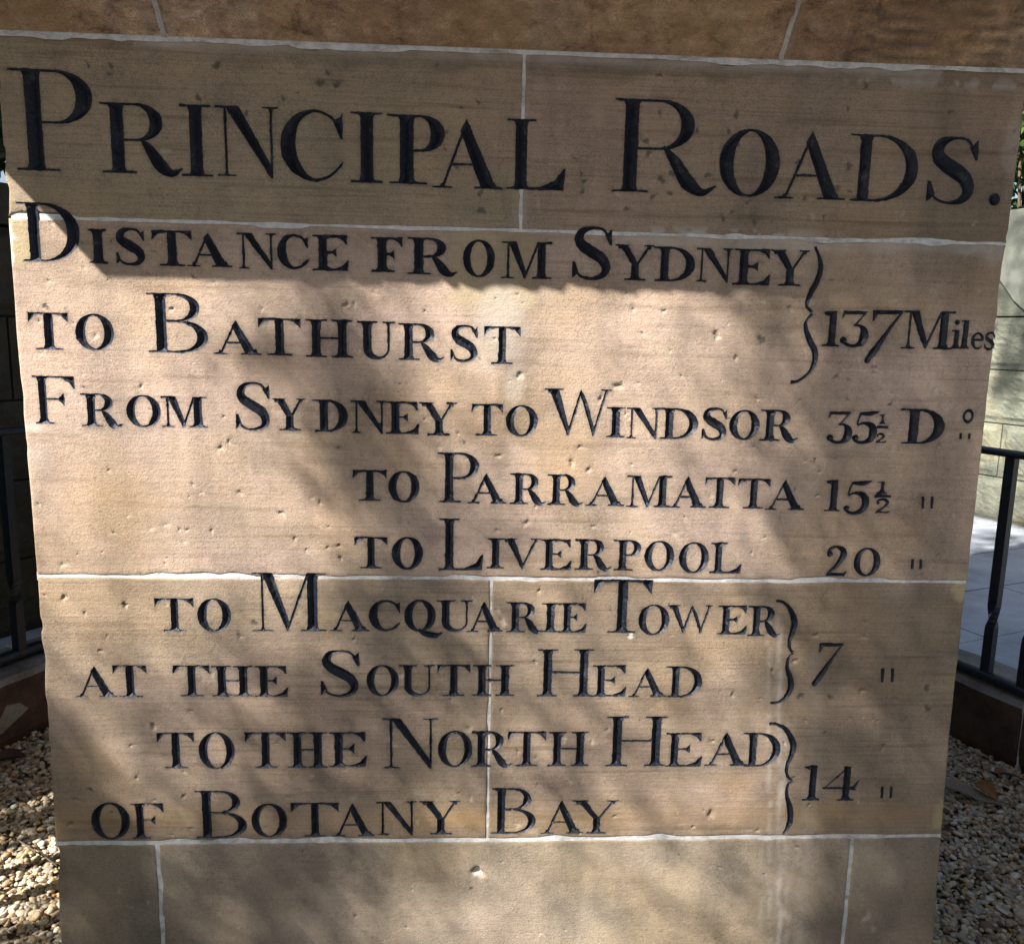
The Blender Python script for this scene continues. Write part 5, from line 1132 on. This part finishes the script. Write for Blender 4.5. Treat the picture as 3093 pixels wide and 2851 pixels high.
def canopy(u0, u1, v0, v1, N, aleaf, on):
    uv = np.c_[r.uniform(u0, u1, N), r.uniform(v0, v1, N)]
    P0_ = uv[:, :1]*e1+uv[:, 1:]*e2                       # point on the sun-facing plane through the origin
    tt = -P0_[:, 1]/LS[1]; Pf = P0_+tt[:, None]*LS         # where that sun ray meets the face plane
    px, py = project(Pf[:, 0], Pf[:, 2])
    onf = (Pf[:, 0] > XL-.04) & (Pf[:, 0] < XR+.022) & (Pf[:, 2] > .28) & (Pf[:, 2] < 1.75)
    if on:
        fi = np.clip(np.interp(px, TX, np.arange(16)), 0, 14.999); fj = np.clip(np.interp(py, TY, np.arange(11)), 0, 9.999); i = fi.astype(int); j = fj.astype(int); fi -= i; fj -= j
        T_ = (TM[j, i]*(1-fi)+TM[j, i+1]*fi)*(1-fj)+(TM[j+1, i]*(1-fi)+TM[j+1, i+1]*fi)*fj; ok = onf
    else:
        T_ = np.clip((fbm(uv[:, 0]*2.6, uv[:, 1]*2.6, 100, 3)-.40)*4.5, .04, 1)*.8; ok = ~onf
        for a, b_, rad, val in SPOTS:
            q = np.hypot(uv[:, 0]-a, uv[:, 1]-b_)/rad; k = np.clip(1.5-q, 0, 1); T_ = T_*(1-k)+val*k
    dens = -np.log(np.clip(T_, .006, .997))/aleaf
    keep = (r.random(N) < dens*(u1-u0)*(v1-v0)/N) & ok
    C_ = P0_[keep]+r.uniform(4.1 if on else 4.8, 5.0 if on else 6.6, int(keep.sum()))[:, None]*LS
    return C_, T_[keep]
cn = [np.array([x, 0, z])@np.array([e1, e2]).T for x in (XL-.1, XR+.1) for z in (.2, 1.8)]; cn = np.array(cn)
C1, T1 = canopy(cn[:, 0].min(), cn[:, 0].max(), cn[:, 1].min(), cn[:, 1].max(), 300000, .000095, True)
C2, T2 = canopy(-3.2, 3.6, -2.4, 5.3, 500000, .00040, False)
print('leaves', len(C1), len(C2))
Cc = C2; lowT = T2
off_ = np.array([-4.9, -3.8, 0.0])
tree = tag(empty('shade_tree', off_), 'spreading broadleaf tree standing left behind the viewer and shading the monument', 'tree')
lv1 = leaves_mesh('crown', C2-off_, .046, M_leaf, .55, .15, 8); obj('crown', lv1, tree)
obj('dapple_leaves', leaves_mesh('dapple_leaves', C1-off_, .0225, M_leaf, .55, .15, 9), tree)  # fine leaves added along the sun rays to shape the shade on the face
V, Fs = tube([(0, 0, -.1), (.05, .1, 1.5), (0, .2, 3.0), (.3, .4, 3.9)], [.28, .22, .18, .15], 12); obj('trunk', mesh_data('trunk', V, Fs, M_bark, True), tree)
top = np.array([.3, .4, 3.9]); low = np.where(lowT < .25)[0]
done = 0
for q in rng.permutation(low)[:2500]:
    e = Cc[q]-off_; md = top*.5+e*.5+np.array([0, 0, .25]); rr_ = [.06, .03, .008]
    pts = [top+(md-top)*t for t in np.linspace(.05, 1, 14)]+[md+(e-md)*t for t in np.linspace(0, 1, 14)]; bad = 0
    for p in pts:
        p = p+off_; tp = -p[1]/LS[1]; f_ = p+tp*LS; a_, b_ = project(np.array([f_[0]]), np.array([f_[2]]))
        if -150 < a_[0] < 3000 and 450 < b_[0] < 3000:
            t_ = TM[int(np.clip(np.interp(b_[0], TY, np.arange(11)), 0, 10)), int(np.clip(np.interp(a_[0], TX, np.arange(16)), 0, 15))]; bad += t_ > .3
    if bad > 0: continue
    V, Fs = tube([top, md, e], rr_, 8); obj('limb', mesh_data('limb', V, Fs, M_bark, True), tree); done += 1
    if done >= 7: break

for i, (x, y, h, rad, lab) in enumerate(((4.5, -6.5, 9.5, 3.4, 'unseen broad tree added behind the viewer to the right to block sky light'), (-.8, -10.5, 10.5, 3.8, 'unseen tall tree added far behind the viewer to block sky light'), (10.5, -2.0, 9.0, 3.4, 'unseen tree added right of the enclosure to block sky light'), (-8.5, 3.2, 9.0, 3.0, 'unseen tree added left beyond the dark wall to block sky light'))):
    tr_ = tag(empty('sky_block_tree', (x, y, 0)), lab, 'tree', 'unseen trees added to block sky light'); rq = np.random.default_rng(600+i)  # out-of-view trees added to cut the sky light on the face
    V, Fs = tube([(0, 0, -.1), (.1, .05, h*.25), (0, 0, h*.5)], [.3, .24, .16], 10); obj('trunk', mesh_data('trunk', V, Fs, M_bark, True), tr_)
    cl = rq.normal(size=(90, 3)); cl /= np.linalg.norm(cl, axis=1)[:, None]; cl *= rad*rq.uniform(.3, 1, (90, 1)); cl[:, 2] = cl[:, 2]*1.15+h*.60
    for q in range(5): V, Fs = tube([(0, 0, h*.3), cl[q]*[.5, .5, 1]*.9, cl[q]], [.12, .06, .02], 7); obj('limb', mesh_data('limb', V, Fs, M_bark, True), tr_)
    cc_ = cl[rq.integers(0, 90, 5200)]+rq.normal(0, rad*.15, (5200, 3)); cc_ = cc_[cc_[:, 2] > 1.6]
    obj('crown', leaves_mesh('crown', cc_, .27, M_leafd, .55, .2, 610+i), tr_)

# ------------------------------------------------------------------ gravel
def ico():
    t = (1+5**.5)/2; v = [(-1, t, 0), (1, t, 0), (-1, -t, 0), (1, -t, 0), (0, -1, t), (0, 1, t), (0, -1, -t), (0, 1, -t), (t, 0, -1), (t, 0, 1), (-t, 0, -1), (-t, 0, 1)]
    f_ = [(0, 11, 5), (0, 5, 1), (0, 1, 7), (0, 7, 10), (0, 10, 11), (1, 5, 9), (5, 11, 4), (11, 10, 2), (10, 7, 6), (7, 1, 8), (3, 9, 4), (3, 4, 2), (3, 2, 6), (3, 6, 8), (3, 8, 9), (4, 9, 5), (2, 4, 11), (6, 2, 10), (8, 6, 7), (9, 8, 1)]
    v = [np.array(a)/np.linalg.norm(a) for a in v]; cache = {}; F2 = []
    def mid(a, b_):
        k = (min(a, b_), max(a, b_))
        if k not in cache: m = v[a]+v[b_]; v.append(m/np.linalg.norm(m)); cache[k] = len(v)-1
        return cache[k]
    for a, b_, c in f_:
        x, y, z = mid(a, b_), mid(b_, c), mid(c, a); F2 += [(a, x, z), (b_, y, x), (c, z, y), (x, y, z)]
    return np.array(v), np.array(F2)
IV, IF = ico(); NV = []
for k in range(10):
    r = np.random.default_rng(400+k); w_ = IV.copy()
    for _ in range(3):
        ax = r.normal(size=3); ax /= np.linalg.norm(ax); w_ *= (1+.18*np.maximum(0, w_@ax)-.22*np.maximum(0, -(w_@ax)))[:, None]
    w_ += r.normal(0, .035, w_.shape); NV.append(w_)
def gravel(name, n_, test, zr, size, seed):
    r = np.random.default_rng(seed); A = r.uniform(0, 2*np.pi, n_*6); R_ = np.sqrt(r.uniform(0, 1, n_*6))*(R_IN+.01)
    x = RC[0]+R_*np.cos(A); y = RC[1]+R_*np.sin(A); ok = test(x, y); x, y = x[ok][:n_], y[ok][:n_]; n_ = len(x)
    cols = np.array([(.62, .52, .38), (.70, .62, .50), (.50, .40, .28), (.42, .38, .34), (.72, .68, .62), (.58, .36, .17), (.30, .22, .16), (.78, .74, .68), (.55, .48, .40), (.36, .27, .19), (.66, .50, .30), (.16, .11, .09), (.50, .49, .47)])
    pr = np.array([10, 12, 10, 8, 8, 3, 5, 5, 10, 7, 6, 2, 6.]); ci = r.choice(len(cols), n_, p=pr/pr.sum())
    col = np.clip(cols[ci]**1.1*r.uniform(.65, 1.08, (n_, 1))*np.array([1.04, 1.0, .88]), 0, .85)
    s = size*np.exp(r.normal(0, .27, n_))
    sx, sy, sz = s*r.uniform(.85, 1.25, n_), s*r.uniform(.6, .95, n_), s*r.uniform(.4, .62, n_); rot = r.uniform(0, 6.28, n_); ti = r.normal(0, .30, n_); tj = r.normal(0, .30, n_)
    z = r.uniform(zr[0], zr[1], n_)+.006*(vnoise(x*7, y*7, 9)-.5); vi = r.integers(0, 10, n_)
    B = np.array(NV)[vi]; B = B*np.stack([sx, sy, sz], 1)[:, None, :]
    ca, sa = np.cos(ti)[:, None], np.sin(ti)[:, None]; Y = B[..., 1]*ca-B[..., 2]*sa; Z_ = B[..., 1]*sa+B[..., 2]*ca; X = B[..., 0]
    cb, sb = np.cos(tj)[:, None], np.sin(tj)[:, None]; X, Z_ = X*cb+Z_*sb, -X*sb+Z_*cb
    cr, sr = np.cos(rot)[:, None], np.sin(rot)[:, None]; X, Y = X*cr-Y*sr, X*sr+Y*cr
    V = np.stack([X+x[:, None], Y+y[:, None], Z_+z[:, None]], -1).reshape(-1, 3)
    Fs = (IF[None]+(np.arange(n_)*42)[:, None, None]).reshape(-1, 3)
    C4 = np.repeat(np.c_[col, np.ones(n_)], 42, axis=0)
    return tag(obj(name, mesh_data(name, V, Fs, M_peb, True, attrs={'col': C4})), kind='stuff')
out_die = lambda x, y: (x < XL-.01) | (x > XR+.014) | (y < -.01) | (y > DEP+.01)
def wedge(x, y):
    d = np.stack([x-EYE[0], y-EYE[1], 0*x-EYE[2]], -1); f_ = d@FW; u = F*(d@RT)/f_; v = PH/2-F*(d@UP)/f_
    vis = (f_ > 0) & (abs(u) < PW/2+160) & (v < PH+260) & (v > 1900) & (y > -.4)
    hid = (y > 0) & (x/(y-EYE[1]) < .714/1.109-.14*0-.03) & (x/(y-EYE[1]) > -.588/1.109+.03)
    return vis & out_die(x, y) & ~hid & (y < 1.75)
gravel('gravel', 18000, wedge, (-.006, .006), .0070, 41)
g2_ = gravel('gravel', 6000, lambda x, y: out_die(x, y) & ~wedge(x, y), (-.005, .004), .0125, 42)
V, Fc = [], []
tag(obj('gravel_bed', ring_sheet('gravel_bed', .02, R_IN+.06, -.006, M_earth)), kind='structure')

# ------------------------------------------------------------------ small things on the gravel
def leaf_thing(label, pos, L, W_, ang, mat, curl=.25, tilt=.12, seed=0, name='fallen_leaf', tip=1.0):
    r = np.random.default_rng(seed); nx, ny = 14, 6; V = []
    for i in range(nx+1):
        u = i/nx; w2 = W_*math.sin(math.pi*min(1, u**.8))**.8*.5 if 0 < u < 1 else .0006
        for j in range(ny+1):
            v = (j/ny*2-1); x = (u-.5)*L; y = v*w2+.06*L*math.sin(u*3); z = curl*abs(v)**1.5*w2+.04*L*math.sin(u*5+seed)+.0012*r.normal()
            V.append((x, y, z))
    top = list(V); k = len(V); V = V+[(a, b_, c-.0008) for a, b_, c in V]
    Fs = [(i*(ny+1)+j, (i+1)*(ny+1)+j, (i+1)*(ny+1)+j+1, i*(ny+1)+j+1) for i in range(nx) for j in range(ny)]
    Fs = Fs+[tuple(q+k for q in reversed(f_)) for f_ in Fs]
    o = obj(name, mesh_data(name, V, Fs, mat, True)); o.location = pos; o.rotation_euler = (tilt, tilt*.5, ang); tag(o, label, 'leaf', 'dry leaves fallen on the gravel'); return o
def gp(px, py, z=.018): p = on_ground(px, py, z); return (p[0], p[1], p[2])
leaf_thing('large pale dry leaf lying flat on the gravel at the right corner of the obelisk', gp(2925, 2395, .022), .165, .055, math.radians(-35), M_dead, .2, .10, 1)
leaf_thing('curled orange-brown leaf resting against the large pale leaf', gp(2978, 2392, .026), .075, .040, math.radians(-70), M_deado, .9, .3, 2)
leaf_thing('dark folded dead leaf on the gravel near the left kerb', gp(28, 2292, .020), .085, .045, math.radians(20), M_deadd, .9, .2, 3)
leaf_thing('small yellow dry leaf on the gravel below the right kerb', gp(3018, 2332, .018), .032, .022, math.radians(10), M_deado, .5, .2, 4)
leaf_thing('narrow brown leaf lying under the mortar joint of the right kerb', gp(3050, 2345, .014), .10, .012, math.radians(-30), M_deadd, .3, .1, 5)
def twig(label, pts, rad, z=.022):
    P = [np.array(gp(*p, z+dz)) for p, dz in zip(pts, [.004, .001, .003, .0, .002, .001][:len(pts)])]; b0 = P[0]
    V, Fs = tube([p-b0 for p in P], [rad*(1-.5*i/len(P)) for i in range(len(P))], 7); o = obj('twig', mesh_data('twig', V, Fs, M_twig, True)); o.location = tuple(b0); tag(o, label, 'twig', 'twigs lying on the gravel')
twig('long thin dark twig lying across the gravel left of the obelisk', [(0, 2520), (45, 2530), (90, 2560), (140, 2590), (172, 2615)], .0022)
twig('short straight twig on the gravel at the left picture edge, lowest of the twigs', [(5, 2690), (45, 2678), (85, 2672)], .0018)
twig('short dark twig on the gravel near the right kerb', [(2905, 2330), (2945, 2338), (2985, 2362)], .0022)
twig('thin twig on the gravel beside the lower right edge of the obelisk', [(3000, 2740), (3040, 2765), (3085, 2790)], .0018)
twig('thin twig on the gravel just above the long dark one', [(0, 2497), (30, 2503), (62, 2520)], .0016)
